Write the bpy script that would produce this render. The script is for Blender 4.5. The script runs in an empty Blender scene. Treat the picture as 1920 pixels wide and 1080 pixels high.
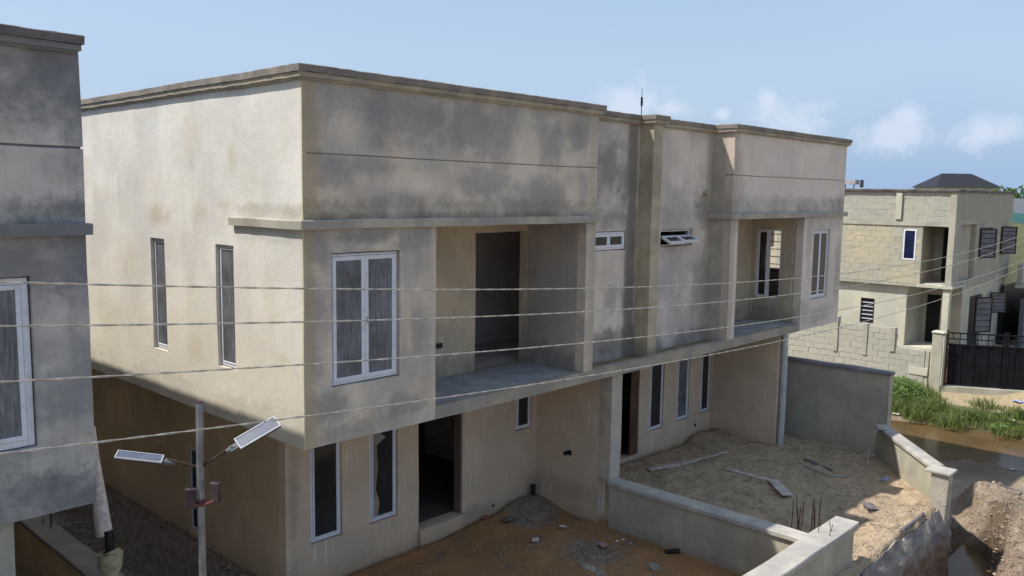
import bpy, math, random
import numpy as np
from mathutils import Vector, Matrix, noise as mnoise
random.seed(7)
rng = np.random.default_rng(7)
S = bpy.context.scene
COL = S.collection

# ------------------------------------------------------------------ camera
cam_d = bpy.data.cameras.new('camera'); cam = bpy.data.objects.new('camera', cam_d); COL.objects.link(cam)
S.camera = cam
cam_d.sensor_width = 36.0; cam_d.lens = 29.906; cam_d.clip_start = 0.1; cam_d.clip_end = 3000
RIGHT = Vector((0.68696456, -0.72655181, 0.01421854)); DOWN = Vector((-0.07073694, -0.08633036, -0.99375216)); FWD = Vector((0.72323992, 0.68166674, -0.11069995))
CPOS = Vector((-6.2534, -9.6757, 6.4478))
m = Matrix.Identity(4)
for i in range(3):
    m[i][0] = RIGHT[i]; m[i][1] = -DOWN[i]; m[i][2] = -FWD[i]; m[i][3] = CPOS[i]
cam.matrix_world = m

# ------------------------------------------------------------------ light
SUN_TO = Vector((-0.55, 0.45, 1.0)).normalized()
sun_d = bpy.data.lights.new('sun', 'SUN'); sun_d.energy = 4.5; sun_d.angle = math.radians(0.6); sun_d.color = (1.0, 0.95, 0.87)
sun = bpy.data.objects.new('sun', sun_d); COL.objects.link(sun)
sun.rotation_euler = SUN_TO.to_track_quat('Z', 'Y').to_euler()
S.view_settings.view_transform = 'Standard'; S.view_settings.look = 'None'
S.view_settings.exposure = 0.38; S.view_settings.gamma = 1.0; S.view_settings.use_curve_mapping = False
S.cycles.max_bounces = 8; S.cycles.diffuse_bounces = 6

SKY_STRENGTH = 0.13
world = bpy.data.worlds.new('World'); S.world = world; world.use_nodes = True

class G:
    """small helper around a node tree"""
    def __init__(s, nt): s.nt = nt
    def n(s, t, **k):
        nd = s.nt.nodes.new(t)
        for a, b in k.items(): setattr(nd, a, b)
        return nd
    def put(s, sock, v):
        if isinstance(v, bpy.types.NodeSocket): s.nt.links.new(v, sock)
        elif v is not None: sock.default_value = v
    def math(s, op, a, b=None, c=None, clamp=False):
        nd = s.n('ShaderNodeMath', operation=op, use_clamp=clamp)
        s.put(nd.inputs[0], a); s.put(nd.inputs[1], b); s.put(nd.inputs[2], c); return nd.outputs[0]
    def mul(s, a, b): return s.math('MULTIPLY', a, b)
    def add(s, a, b): return s.math('ADD', a, b)
    def sub(s, a, b): return s.math('SUBTRACT', a, b)
    def vm(s, op, a, b=None, out=0):
        nd = s.n('ShaderNodeVectorMath', operation=op); s.put(nd.inputs[0], a)
        if b is not None: s.put(nd.inputs[1], b)
        return nd.outputs[out]
    def mix(s, f, a, b, blend='MIX'):
        nd = s.n('ShaderNodeMix', data_type='RGBA', blend_type=blend)
        s.put(nd.inputs[0], f); s.put(nd.inputs[6], a if isinstance(a, bpy.types.NodeSocket) else (*a, 1)); s.put(nd.inputs[7], b if isinstance(b, bpy.types.NodeSocket) else (*b, 1))
        return nd.outputs[2]
    def sm(s, v, a, b, lo=0.0, hi=1.0):
        nd = s.n('ShaderNodeMapRange', interpolation_type='SMOOTHSTEP')
        s.put(nd.inputs[0], v); s.put(nd.inputs[1], a); s.put(nd.inputs[2], b); s.put(nd.inputs[3], lo); s.put(nd.inputs[4], hi); return nd.outputs[0]
    def noise(s, vec, scale=1.0, detail=4.0, rough=0.55, dist=0.0, out=0):
        nd = s.n('ShaderNodeTexNoise'); s.put(nd.inputs['Vector'], vec)
        nd.inputs['Scale'].default_value = scale; nd.inputs['Detail'].default_value = detail
        nd.inputs['Roughness'].default_value = rough; nd.inputs['Distortion'].default_value = dist
        return nd.outputs[out]
    def scl(s, vec, x, y, z, ox=0, oy=0, oz=0):
        nd = s.n('ShaderNodeMapping'); s.put(nd.inputs[0], vec); nd.inputs['Scale'].default_value = (x, y, z); nd.inputs['Location'].default_value = (ox, oy, oz); return nd.outputs[0]
    def bump(s, h, strength=0.3, dist=0.02, normal=None):
        nd = s.n('ShaderNodeBump'); s.put(nd.inputs['Height'], h); nd.inputs['Strength'].default_value = strength; nd.inputs['Distance'].default_value = dist
        if normal is not None: s.put(nd.inputs['Normal'], normal)
        return nd.outputs[0]

def build_world():
    nt = world.node_tree; nt.nodes.clear(); g = G(nt)
    sky = g.n('ShaderNodeTexSky', sky_type='NISHITA'); sky.sun_disc = False
    sky.sun_elevation = math.asin(SUN_TO.z); sky.sun_rotation = math.atan2(SUN_TO.x, SUN_TO.y)
    sky.air_density = 1.0; sky.dust_density = 1.6; sky.ozone_density = 1.0
    tc = g.n('ShaderNodeTexCoord'); d = g.vm('NORMALIZE', tc.outputs['Generated'])
    sep = g.n('ShaderNodeSeparateXYZ'); g.put(sep.inputs[0], d); z = sep.outputs[2]
    # thin veil of high cloud all over the sky
    veil = g.noise(g.scl(d, 1.0, 1.0, 2.6, 3.1, 1.7, 0.4), 1.6, 5, 0.5, 0.5)
    veil_f = g.math('MAXIMUM', g.sm(veil, 0.30, 0.70, 0.50, 0.92), g.sm(z, 0.02, 0.22, 0.97, 0.0))
    vcol = g.mix(g.sm(z, 0.0, 0.16), (2.15, 3.05, 4.5), (2.9, 3.75, 5.05))
    col = g.mix(veil_f, sky.outputs[0], vcol)
    # fair-weather cumulus: a belt of puffs low over the horizon, all round
    az = g.math('ARCTAN2', sep.outputs[0], sep.outputs[1])
    def puff(az0, el0, w, h):
        a = g.math('DIVIDE', g.sub(az, az0), w); e = g.math('DIVIDE', g.sub(z, el0), h)
        r = g.math('SQRT', g.add(g.mul(a, a), g.mul(e, e)))
        return g.math('SUBTRACT', 1.0, r, clamp=True)
    def azel(px, py):
        v = RIGHT * ((px - 960) / 1595) + DOWN * ((py - 540) / 1595) + FWD; v.normalize(); return math.atan2(v.x, v.y), v.z
    acc = None
    for px, py, w, h in ((1175, 200, .085, .050), (1480, 232, .085, .048), (1440, 190, .02, .022), (1680, 255, .085, .042), (1700, 222, .035, .03), (1855, 252, .075, .032), (1355, 214, .02, .014), (1260, 206, .05, .02), (2150, 260, .1, .05), (2500, 230, .14, .06), (-300, 240, .12, .05)):
        a0, e0 = azel(px, py); p = puff(a0, e0, w, h); acc = p if acc is None else g.math('MAXIMUM', acc, p)
    nz = g.noise(g.scl(d, 1, 1, 1.3), 22, 6, 0.62, 0.3)
    bil = g.noise(g.scl(d, 1, 1, 1.2, 2, 2, 2), 60, 4, 0.6)
    f = g.add(g.add(acc, g.mul(g.sub(nz, 0.5), 1.5)), g.mul(g.sub(bil, 0.5), 0.35))
    cm = g.sm(f, 0.28, 1.0, 0.0, 0.60)
    col = g.mix(cm, col, (4.6, 5.0, 5.8))
    bg = g.n('ShaderNodeBackground'); bg.inputs[1].default_value = SKY_STRENGTH; g.put(bg.inputs[0], col)
    out = g.n('ShaderNodeOutputWorld'); nt.links.new(bg.outputs[0], out.inputs[0])
build_world()

# ------------------------------------------------------------------ object helpers
def wob(p, amp=0.012):
    v = mnoise.noise_vector(Vector(p) * 0.9) * amp + mnoise.noise_vector(Vector(p) * 3.1) * (amp * 0.45)
    return (p[0] + v.x, p[1] + v.y, p[2] + v.z)

class MB:
    def __init__(s): s.v = []; s.f = []; s.idx = {}; s.smooth = False
    def vert(s, p, share=True):
        if share:
            k = (round(p[0], 5), round(p[1], 5), round(p[2], 5))
            if k in s.idx: return s.idx[k]
            s.idx[k] = len(s.v)
        s.v.append(tuple(p)); return len(s.v) - 1
    def face(s, pts): s.f.append([s.vert(p) for p in pts])
    def box(s, x0, x1, y0, y1, z0, z1, M=None):
        b = len(s.v)
        P = [(x0,y0,z0),(x1,y0,z0),(x1,y1,z0),(x0,y1,z0),(x0,y0,z1),(x1,y0,z1),(x1,y1,z1),(x0,y1,z1)]
        if M is not None: P = [tuple(M @ Vector(p)) for p in P]
        s.v += P
        for q in ((3,2,1,0),(4,5,6,7),(0,1,5,4),(1,2,6,5),(2,3,7,6),(3,0,4,7)): s.f.append([b+i for i in q])
        return s
    def tube(s, pts, r, n=8, cap=True, twist=None):
        pts = [Vector(p) for p in pts]; rings = []
        for i, p in enumerate(pts):
            t = (pts[min(i+1, len(pts)-1)] - pts[max(i-1, 0)]).normalized()
            a = Vector((0,0,1)) if abs(t.z) < 0.95 else Vector((1,0,0))
            u = t.cross(a).normalized(); w = t.cross(u); rr = r[i] if isinstance(r, (list, tuple)) else r
            b = len(s.v)
            for k in range(n):
                th = 2*math.pi*k/n; s.v.append(tuple(p + u*math.cos(th)*rr + w*math.sin(th)*rr))
            rings.append(b)
        for a, b in zip(rings, rings[1:]):
            for k in range(n): s.f.append([a+k, a+(k+1) % n, b+(k+1) % n, b+k])
        if cap: s.f.append([rings[0]+k for k in range(n)][::-1]); s.f.append([rings[-1]+k for k in range(n)])
        return s
    def build(s, name, mat=None, parent=None, wobble=0.0, smooth=False, bevel=0.0, recalc=True):
        me = bpy.data.meshes.new(name)
        vs = [wob(p, wobble) for p in s.v] if wobble else s.v
        me.from_pydata(vs, [], s.f)
        if recalc:
            import bmesh
            bm = bmesh.new(); bm.from_mesh(me); bmesh.ops.recalc_face_normals(bm, faces=bm.faces)
            if bevel: bmesh.ops.bevel(bm, geom=list(bm.edges), offset=bevel, segments=1, affect='EDGES')
            bm.to_mesh(me); bm.free()
        if smooth:
            me.polygons.foreach_set('use_smooth', [True]*len(me.polygons)); me.set_sharp_from_angle(angle=math.radians(32))
        if mat: me.materials.append(mat)
        o = bpy.data.objects.new(name, me); COL.objects.link(o)
        if parent is not None: o.parent = parent; 
        return o

def tag(o, label=None, cat=None, group=None, kind=None):
    if label: o['label'] = label
    if cat: o['category'] = cat
    if group: o['group'] = group
    if kind: o['kind'] = kind
    return o
def thing(name, label, cat, loc=(0,0,0), group=None):
    o = bpy.data.objects.new(name, None); COL.objects.link(o); o.location = loc
    o.matrix_world = Matrix.Translation(loc)
    return tag(o, label, cat, group)
def under(o, parent):
    """parent a world-space object keeping its place"""
    o.parent = parent; o.matrix_parent_inverse = Matrix.Translation(root_of(parent)).inverted(); return o
def root_of(p):
    v = Vector(p.location)
    return v
def cuts(a, b, extra, step):
    s = {a, b} | {e for e in extra if a < e < b}; s = sorted(s); out = []
    for p, q in zip(s, s[1:]):
        k = max(1, int(round((q-p)/step)))
        out += [p + (q-p)*i/k for i in range(k)]
    return out + [s[-1]]
def wall(name, parent, mat, axis, plane, t, u0, u1, v0, v1, holes=(), step=0.5, wobble=0.012):
    """plastered wall with openings. axis 'x': runs along X, outer face at Y=plane; axis 'y': runs along Y, outer face at X=plane"""
    us = cuts(u0, u1, [h[0] for h in holes]+[h[1] for h in holes], step); vs = cuts(v0, v1, [h[2] for h in holes]+[h[3] for h in holes], step)
    def inc(i, j):
        if i < 0 or j < 0 or i >= len(us)-1 or j >= len(vs)-1: return False
        cu = (us[i]+us[i+1])/2; cv = (vs[j]+vs[j+1])/2
        return not any(h[0] < cu < h[1] and h[2] < cv < h[3] for h in holes)
    P = (lambda u, v, w: (u, plane+w, v)) if axis == 'x' else (lambda u, v, w: (plane+w, u, v))
    b = MB()
    for i in range(len(us)-1):
        for j in range(len(vs)-1):
            if not inc(i, j): continue
            a, c, d, e = us[i], us[i+1], vs[j], vs[j+1]
            for w in (0, t): b.face([P(a,d,w), P(c,d,w), P(c,e,w), P(a,e,w)])
            if not inc(i-1, j): b.face([P(a,d,0), P(a,e,0), P(a,e,t), P(a,d,t)])
            if not inc(i+1, j): b.face([P(c,d,0), P(c,e,0), P(c,e,t), P(c,d,t)])
            if not inc(i, j-1): b.face([P(a,d,0), P(c,d,0), P(c,d,t), P(a,d,t)])
            if not inc(i, j+1): b.face([P(a,e,0), P(c,e,0), P(c,e,t), P(a,e,t)])
    return b.build(name, mat, parent, wobble=wobble, smooth=True)
def sweep(name, parent, mat, path, prof, wobble=0.012, step=0.3, rough=0.0, closed_ends=True):
    """profile (outward, z) swept along a plan path; outward is to the right-hand side of travel"""
    pts = []
    for a, b in zip(path, path[1:]):
        L = math.hypot(b[0]-a[0], b[1]-a[1]); k = max(1, int(L/step))
        pts += [(a[0]+(b[0]-a[0])*i/k, a[1]+(b[1]-a[1])*i/k) for i in range(k)]
    pts.append(path[-1]); b = MB(); rings = []
    for i, p in enumerate(pts):
        def nrm(a, c):
            dx, dy = c[0]-a[0], c[1]-a[1]; L = math.hypot(dx, dy) or 1; return (dy/L, -dx/L)
        n1 = nrm(pts[i-1], p) if i else nrm(p, pts[1]); n2 = nrm(p, pts[i+1]) if i < len(pts)-1 else n1
        dot = n1[0]*n2[0]+n1[1]*n2[1]; mx, my = (n1[0]+n2[0])/(1+dot), (n1[1]+n2[1])/(1+dot)
        ring = []
        for (o, z) in prof:
            jr = (random.random()-.5)*rough
            b.v.append((p[0]+mx*(o+jr*.6), p[1]+my*(o+jr*.6), z+jr)); ring.append(len(b.v)-1)
        rings.append(ring)
    n = len(prof)
    for r1, r2 in zip(rings, rings[1:]):
        for k in range(n): b.f.append([r1[k], r1[(k+1) % n], r2[(k+1) % n], r2[k]])
    if closed_ends: b.f.append(rings[0][::-1]); b.f.append(rings[-1])
    return b.build(name, mat, parent, wobble=wobble, smooth=True)

# ------------------------------------------------------------------ materials
def newmat(name):
    mt = bpy.data.materials.new(name); mt.use_nodes = True; nt = mt.node_tree; nt.nodes.clear(); g = G(nt)
    out = g.n('ShaderNodeOutputMaterial'); p = g.n('ShaderNodeBsdfPrincipled'); nt.links.new(p.outputs[0], out.inputs[0])
    p.inputs['Specular IOR Level'].default_value = 0.3
    g.p = p; g.out = out; return mt, g
def gpos(g): return g.n('ShaderNodeNewGeometry').outputs['Position']

def plaster(name, base, warm, grey, grey_amt=0.5, warm_amt=0.5, sc=0.6, off=(0,0,0), bands=(), edges=(), streak=0.4, drips=0.0, low=None, bumps=0.35, mottle=0.45, spots=(), spotcol=(0.185, 0.185, 0.20), pale=(), spotaxis='X'):
    """cement render: mottled base, warm and grey clouds, rain streaks, mildew bands, yellowish arris, cement drips"""
    mt, g = newmat(name); P = gpos(g)
    sep = g.n('ShaderNodeSeparateXYZ'); g.put(sep.inputs[0], P); X, Y, Z = sep.outputs
    v = g.scl(P, 1, 1, 1, *off)
    big = g.noise(v, sc, 5, 0.55, 0.35); mid = g.noise(g.scl(P, 1, 1, 1.2, off[0]+9, off[1], off[2]), sc*3.1, 5, 0.6, 0.4)
    fine = g.noise(P, 14, 5, 0.65); grain = g.noise(P, 75, 3, 0.6)
    stre = g.noise(g.scl(P, 5.5, 5.5, 0.45, off[2], 3, 0), 1.0, 5, 0.6, 0.2)
    mot = g.noise(g.scl(P, 1, 1, 1, off[1], off[2]+4, off[0]), sc*1.9, 6, 0.62, 0.0)
    c = g.mix(g.sm(mid, 0.38, 0.68, 0, warm_amt), base, warm)
    c = g.mix(g.sm(mot, 0.40, 0.62, 0.0, mottle), c, tuple(x*0.70 for x in grey) if sum(base) < 1.2 else tuple(x*0.85 for x in grey))
    c = g.mix(g.sm(mot, 0.30, 0.48, 0.32, 0.0), c, tuple(min(.8, x*1.2) for x in base))
    k = g.add(g.mul(big, 0.72), g.mul(mid, 0.28)); k = g.add(k, g.mul(g.sub(fine, 0.5), 0.10)); k = g.add(k, g.mul(g.sub(stre, 0.5), 0.13))
    c = g.mix(g.sm(k, 0.545 - 0.16*grey_amt, 0.70 - 0.16*grey_amt, 0, min(1, 0.35+0.6*grey_amt)), c, grey)
    c = g.mix(g.sm(stre, 0.5, 0.75, 0, streak*0.5), c, tuple(x*0.62 for x in grey), 'MIX')
    def spotmask(lst):
        wr = g.sub(g.noise(g.scl(P, 1, 1, 1, 3, 1, 7), 1.5, 6, 0.66), 0.5); wf_ = g.sub(g.noise(P, 5.0, 5, 0.7), 0.5); acc = None
        for (sx, sz, rx, rz, st) in lst:
            dx = g.math('DIVIDE', g.sub(X if spotaxis == 'X' else Y, sx), rx); dz = g.math('DIVIDE', g.sub(Z, sz), rz)
            dd = g.math('SQRT', g.add(g.mul(dx, dx), g.mul(dz, dz)))
            dd = g.add(dd, g.add(g.mul(wr, 2.3), g.mul(wf_, 1.25)))
            m_ = g.sm(dd, 0.25, 1.15, st, 0.0); acc = m_ if acc is None else g.math('MAXIMUM', acc, m_)
        return acc
    if spots: c = g.mix(spotmask(spots), c, spotcol)
    if pale: c = g.mix(spotmask(pale), c, tuple(min(.8, q*1.12) for q in base))
    for bd in bands:
        (z0, z1, colr, strength, rag) = bd[:5]      # mildew line lying on z0 and dying out towards z1
        zz = g.add(Z, g.mul(g.sub(g.noise(P, 3.5, 5, 0.7), 0.5), rag)); zz = g.add(zz, g.mul(g.sub(fine, 0.5), rag*0.5))
        if z1 > z0: f = g.mul(g.sm(zz, z0 + (z1-z0)*0.55, z1, 1, 0), g.sm(Z, z0-0.03, z0-0.02))
        else: f = g.mul(g.sm(zz, z1, z1 + (z0-z1)*0.45, 0, 1), g.sm(Z, z0+0.02, z0+0.03, 1, 0))
        if len(bd) > 5: f = g.mul(f, g.sm(Y, bd[5]-.15, bd[5]+.1, 1, 0))
        f = g.mul(f, g.sm(mid, 0.30, 0.62, 0.35, 1.0))
        c = g.mix(g.mul(f, strength), c, colr)
    for (ax, at, w, colr, strength) in edges:
        q = X if ax == 'X' else Y
        dd = g.math('ABSOLUTE', g.sub(g.add(q, g.mul(g.sub(g.noise(P, 2.2, 4, 0.6), 0.5), w*0.9)), at))
        c = g.mix(g.mul(g.sm(dd, w*0.35, w, 1, 0), strength), c, colr)
    if drips:
        dn = g.noise(g.scl(P, 16, 16, 1.4), 1.0, 3, 0.6); sp = g.noise(g.scl(P, 1, 1, 1, 5, 5, 5), 0.9, 2, 0.5)
        c = g.mix(g.mul(g.sm(dn, 0.60, 0.66, 0, drips*0.8), g.sm(sp, 0.46, 0.60)), c, (0.74, 0.72, 0.67))
    if low is not None:
        z0, z1, colr, strength = low
        zz = g.add(Z, g.mul(g.sub(mid, 0.5), 0.5)); c = g.mix(g.mul(g.sm(zz, z0, z1, 1, 0), strength), c, colr)
    vo = g.n('ShaderNodeTexVoronoi', feature='DISTANCE_TO_EDGE'); vo.inputs['Scale'].default_value = 0.75
    g.put(vo.inputs['Vector'], g.vm('ADD', P, g.vm('SCALE', g.noise(P, 2.5, 5, 0.7, 0, 1)))); vo.inputs['Vector'].links[0].from_node.inputs[1].links[0].from_node.inputs['Scale'].default_value = 0.5
    c = g.mix(g.mul(g.sm(vo.outputs['Distance'], 0.003, 0.008, 0.22, 0), g.sm(big, 0.48, 0.6)), c, tuple(x*0.45 for x in grey))
    c = g.mix(g.sm(fine, 0.3, 0.7, 0, 0.30), c, (0.5, 0.5, 0.5), 'OVERLAY')
    c = g.mix(g.sm(grain, 0.25, 0.75, 0.0, 0.16), c, tuple(x*0.55 for x in base))
    g.put(g.p.inputs['Base Color'], c); g.p.inputs['Roughness'].default_value = 0.93
    h = g.add(g.mul(fine, 0.6), g.add(g.mul(grain, 0.25), g.mul(mid, 1.4)))
    g.put(g.p.inputs['Normal'], g.bump(h, bumps, 0.02)); return mt

YEL = (0.40, 0.30, 0.15); MIL = (0.085, 0.08, 0.065); GREY = (0.155, 0.155, 0.165)
M = {}
FR = ((0.63, 0.55, 0.45), (0.56, 0.46, 0.34), (0.31, 0.305, 0.31))
M['front'] = plaster('render_parapet_mottled', *FR, 0.45, 0.6, 0.55, (3.3, 0.5, 1.2),
    bands=((7.88, 7.35, (0.22, 0.21, 0.205), 0.45, 0.7), (6.04, 6.40, (0.17, 0.15, 0.12), 0.60, 0.36), (6.04, 6.18, MIL, 0.45, 0.2)),
    edges=(('X', 0.05, 0.26, (0.36, 0.28, 0.16), 0.6), ('X', 6.15, 0.16, (0.42, 0.36, 0.26), 0.5)), streak=0.35, mottle=0.45,
    spots=((1.25, 7.45, .55, .6, .62), (2.0, 7.55, .9, .45, .62), (2.9, 7.4, .9, .55, .62), (3.7, 7.3, .5, .5, .55), (5.0, 7.3, .5, .45, .6), (5.6, 7.45, .35, .35, .55), (0.45, 6.75, .45, .35, .62), (1.1, 6.8, .6, .2, .55), (3.2, 6.62, .8, .3, .5), (4.7, 6.40, .9, .36, .52), (5.8, 6.6, .4, .4, .45), (0.12, 7.5, .2, .4, .4), (1.9, 6.35, 1.0, .22, .5)),
    pale=((0.7, 7.4, .35, .5, .5), (4.3, 7.3, .4, .5, .5), (2.0, 6.55, .5, .25, .6), (5.6, 6.5, .25, .3, .5)))
M['front_lower'] = plaster('render_front_lower', *FR, 0.45, 0.75, 0.6, (13.3, 2.5, 1.2),
    bands=((5.96, 5.7, (0.2, 0.195, 0.20), 0.6, 0.4), (2.95, 3.3, (0.2, 0.19, 0.18), 0.5, 0.5)),
    mottle=0.45, edges=(('X', 0.03, 0.2, (0.38, 0.30, 0.17), 0.6), ('X', 2.28, 0.09, (0.56, 0.5, 0.40), 0.5), ('X', 6.2, 0.16, (0.42, 0.36, 0.26), 0.6)), streak=0.35,
    spots=((0.2, 5.7, .35, .4, .65), (0.9, 5.8, .8, .14, .6), (1.9, 5.7, .5, .22, .6), (0.12, 4.9, .2, .5, .5), (0.2, 4.1, .16, .3, .4), (1.95, 4.4, .18, .5, .5), (0.4, 3.5, .5, .25, .5), (1.7, 3.3, .6, .25, .5)))
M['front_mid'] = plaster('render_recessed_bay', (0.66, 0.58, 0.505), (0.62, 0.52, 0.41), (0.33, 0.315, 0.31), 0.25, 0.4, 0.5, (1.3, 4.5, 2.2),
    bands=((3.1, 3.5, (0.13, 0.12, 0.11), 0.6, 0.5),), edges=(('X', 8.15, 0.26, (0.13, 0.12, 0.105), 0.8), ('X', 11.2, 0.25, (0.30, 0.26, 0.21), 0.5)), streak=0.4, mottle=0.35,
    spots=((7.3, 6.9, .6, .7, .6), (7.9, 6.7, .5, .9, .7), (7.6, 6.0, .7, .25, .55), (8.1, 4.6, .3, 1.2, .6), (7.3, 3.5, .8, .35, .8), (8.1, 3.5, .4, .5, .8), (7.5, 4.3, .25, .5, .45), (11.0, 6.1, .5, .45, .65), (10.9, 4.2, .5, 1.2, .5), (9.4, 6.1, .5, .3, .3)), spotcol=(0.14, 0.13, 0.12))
M['pilaster'] = plaster('render_pilaster', (0.46, 0.395, 0.29), (0.43, 0.34, 0.21), (0.25, 0.23, 0.19), 0.3, 0.6, 0.8, (7, 0, 0), bands=((2.95, 3.4, MIL, 0.4, 0.3),), streak=0.7)
M['front_right'] = plaster('render_right_bay', (0.70, 0.61, 0.53), (0.67, 0.565, 0.46), (0.46, 0.425, 0.395), 0.1, 0.4, 0.45, (11.3, 2.5, 1.2),
    bands=((6.04, 6.55, (0.2, 0.185, 0.165), 0.65, 0.5), (5.96, 5.5, (0.24, 0.23, 0.22), 0.5, 0.4)), mottle=0.2, spots=((11.5, 6.9, .3, 1.0, .35), (17.2, 6.3, .4, .4, .5), (15.4, 5.2, .25, .8, .4), (17.3, 4.5, .25, 1.2, .45), (15.3, 3.5, .4, .4, .45), (16.3, 3.3, .9, .3, .4)), spotcol=(0.24, 0.22, 0.20),
    edges=(('X', 11.3, 0.22, (0.33, 0.27, 0.19), 0.5),), streak=0.35)
M['side'] = plaster('render_side_cream', (0.65, 0.63, 0.585), (0.64, 0.58, 0.47), (0.50, 0.48, 0.45), 0.28, 0.45, 0.5, (2.3, 7.5, 4.2),
    bands=((6.04, 6.3, (0.30, 0.28, 0.21), 0.6, 0.3, 1.8), (5.96, 5.65, (0.34, 0.33, 0.28), 0.4, 0.3, 1.8), (2.95, 3.5, (0.24, 0.235, 0.22), 0.6, 0.7)),
    edges=(('Y', 0.0, 0.06, (0.50, 0.42, 0.25), 0.55),), streak=0.25, low=(3.3, 6.0, (0.58, 0.50, 0.36), 0.5), spotaxis='Y', spotcol=(0.40, 0.33, 0.22), mottle=0.35,
    spots=((4.3, 6.0, .5, .2, .5), (2.9, 6.05, .3, .3, .4), (2.0, 6.2, .25, .15, .35), (3.2, 4.9, .3, .6, .3), (3.1, 3.9, .3, .3, .45), (5.6, 5.2, .6, .4, .3), (0.9, 5.0, .3, .7, .25), (0.5, 4.1, .3, .3, .3), (6.5, 4.2, .8, .4, .3), (3.0, 7.2, .4, .4, .25), (1.8, 6.9, .15, .25, .3)))
M['ground'] = plaster('render_ground_floor_tan', (0.60, 0.475, 0.355), (0.56, 0.42, 0.28), (0.45, 0.385, 0.31), 0.2, 0.5, 0.6, (5.3, 1.5, 8.2), streak=0.3, drips=0.7, mottle=0.3, spots=((1.05, 1.2, .14, 1.6, .55), (5.2, 0.15, .6, .18, .5), (6.9, 0.4, .3, .3, .5), (9.6, 1.8, .3, .6, .3)), spotcol=(0.30, 0.25, 0.20), pale=((11.32, 0.22, .10, .42, 1.0), (11.5, 0.5, .3, .06, .8)), low=(-0.4, 0.35, (0.30, 0.20, 0.105), 0.7))
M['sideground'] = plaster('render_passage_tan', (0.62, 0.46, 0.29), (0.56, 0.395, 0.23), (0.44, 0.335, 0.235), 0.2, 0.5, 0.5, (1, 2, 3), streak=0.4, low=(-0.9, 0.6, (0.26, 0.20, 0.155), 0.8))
M['balcony'] = plaster('render_balcony', (0.50, 0.415, 0.30), (0.47, 0.36, 0.23), (0.36, 0.335, 0.29), 0.35, 0.5, 0.7, (1, 6, 3), streak=0.3, drips=0.9, bands=((3.1, 3.6, (0.12, 0.12, 0.11), 0.5, 0.5),))
M['balcony_side'] = plaster('render_balcony_side', (0.42, 0.365, 0.31), (0.39, 0.32, 0.26), (0.35, 0.35, 0.36), 0.45, 0.5, 0.7, (1, 6, 3), streak=0.3, bands=((3.1, 3.7, (0.11, 0.11, 0.10), 0.5, 0.5),))
M['left'] = plaster('render_neighbour', (0.50, 0.475, 0.44), (0.48, 0.44, 0.36), (0.19, 0.20, 0.215), 0.6, 0.4, 0.7, (8.3, 3.5, 6.2),
    bands=((6.04, 6.42, (0.10, 0.11, 0.125), 0.85, 0.4), (5.96, 5.2, (0.13, 0.135, 0.15), 0.7, 0.6), (2.9, 3.5, (0.12, 0.125, 0.14), 0.85, 0.6), (7.95, 6.9, (0.12, 0.125, 0.135), 0.75, 0.7)), streak=0.5)
M['leftlow'] = plaster('render_neighbour_low', (0.37, 0.36, 0.31), (0.38, 0.35, 0.27), (0.25, 0.245, 0.24), 0.3, 0.4, 0.6, (8, 3, 6), streak=0.3)
M['ledge'] = plaster('render_ledge', (0.42, 0.385, 0.32), (0.40, 0.34, 0.25), (0.27, 0.265, 0.26), 0.35, 0.4, 0.9, (2, 3, 6), streak=0.2)
M['leftledge'] = plaster('render_ledge_dark', (0.23, 0.235, 0.24), (0.25, 0.24, 0.22), (0.15, 0.16, 0.175), 0.5, 0.4, 0.9, (2, 3, 6), streak=0.2)
M['slab'] = plaster('concrete_slab_bluegrey', (0.34, 0.35, 0.37), (0.35, 0.34, 0.32), (0.22, 0.235, 0.26), 0.5, 0.3, 1.2, (4, 3, 6), streak=0.1, drips=0.3)
M['beam'] = plaster('render_beam', (0.38, 0.33, 0.26), (0.36, 0.285, 0.18), (0.24, 0.24, 0.245), 0.4, 0.5, 0.8, (4, 9, 6), streak=0.5)
M['dirt_ledge'] = plaster('render_dirty_ledge_top', (0.24, 0.19, 0.11), (0.26, 0.19, 0.09), (0.13, 0.115, 0.09), 0.4, 0.5, 1.2, (4, 9, 6), streak=0.1)
M['coping_roof'] = plaster('roof_coping_cement', (0.27, 0.24, 0.205), (0.24, 0.195, 0.145), (0.15, 0.14, 0.135), 0.5, 0.4, 1.3, (4, 1, 6), streak=0.1, bumps=0.8)
M['drip'] = plaster('roof_drip_band', (0.40, 0.35, 0.27), (0.37, 0.30, 0.19), (0.25, 0.23, 0.20), 0.4, 0.4, 1.3, (4, 1, 6), streak=0.2)
M['left_coping'] = plaster('roof_coping_neighbour', (0.15, 0.135, 0.135), (0.15, 0.125, 0.11), (0.10, 0.10, 0.11), 0.5, 0.4, 1.3, (4, 1, 6), streak=0.1, bumps=0.8)
M['yardwall'] = plaster('render_yard_wall', (0.42, 0.38, 0.30), (0.42, 0.355, 0.25), (0.32, 0.30, 0.265), 0.4, 0.4, 0.6, (14, 1, 6), streak=0.4, drips=0.12, low=(-0.3, 0.15, (0.16, 0.125, 0.08), 0.6))
M['yardwall_light'] = plaster('render_yard_wall_light', (0.42, 0.39, 0.30), (0.42, 0.36, 0.24), (0.30, 0.29, 0.26), 0.3, 0.4, 0.6, (14, 1, 6), streak=0.2, low=(-0.3, 0.35, (0.40, 0.30, 0.17), 0.5))
M['coping'] = plaster('cement_coping', (0.44, 0.41, 0.365), (0.42, 0.38, 0.32), (0.29, 0.285, 0.28), 0.45, 0.3, 1.4, (4, 11, 6), streak=0.05)
M['coping_dark'] = plaster('cement_coping_dark', (0.22, 0.215, 0.22), (0.21, 0.20, 0.19), (0.13, 0.14, 0.155), 0.45, 0.3, 1.4, (4, 11, 6), streak=0.05)
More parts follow.
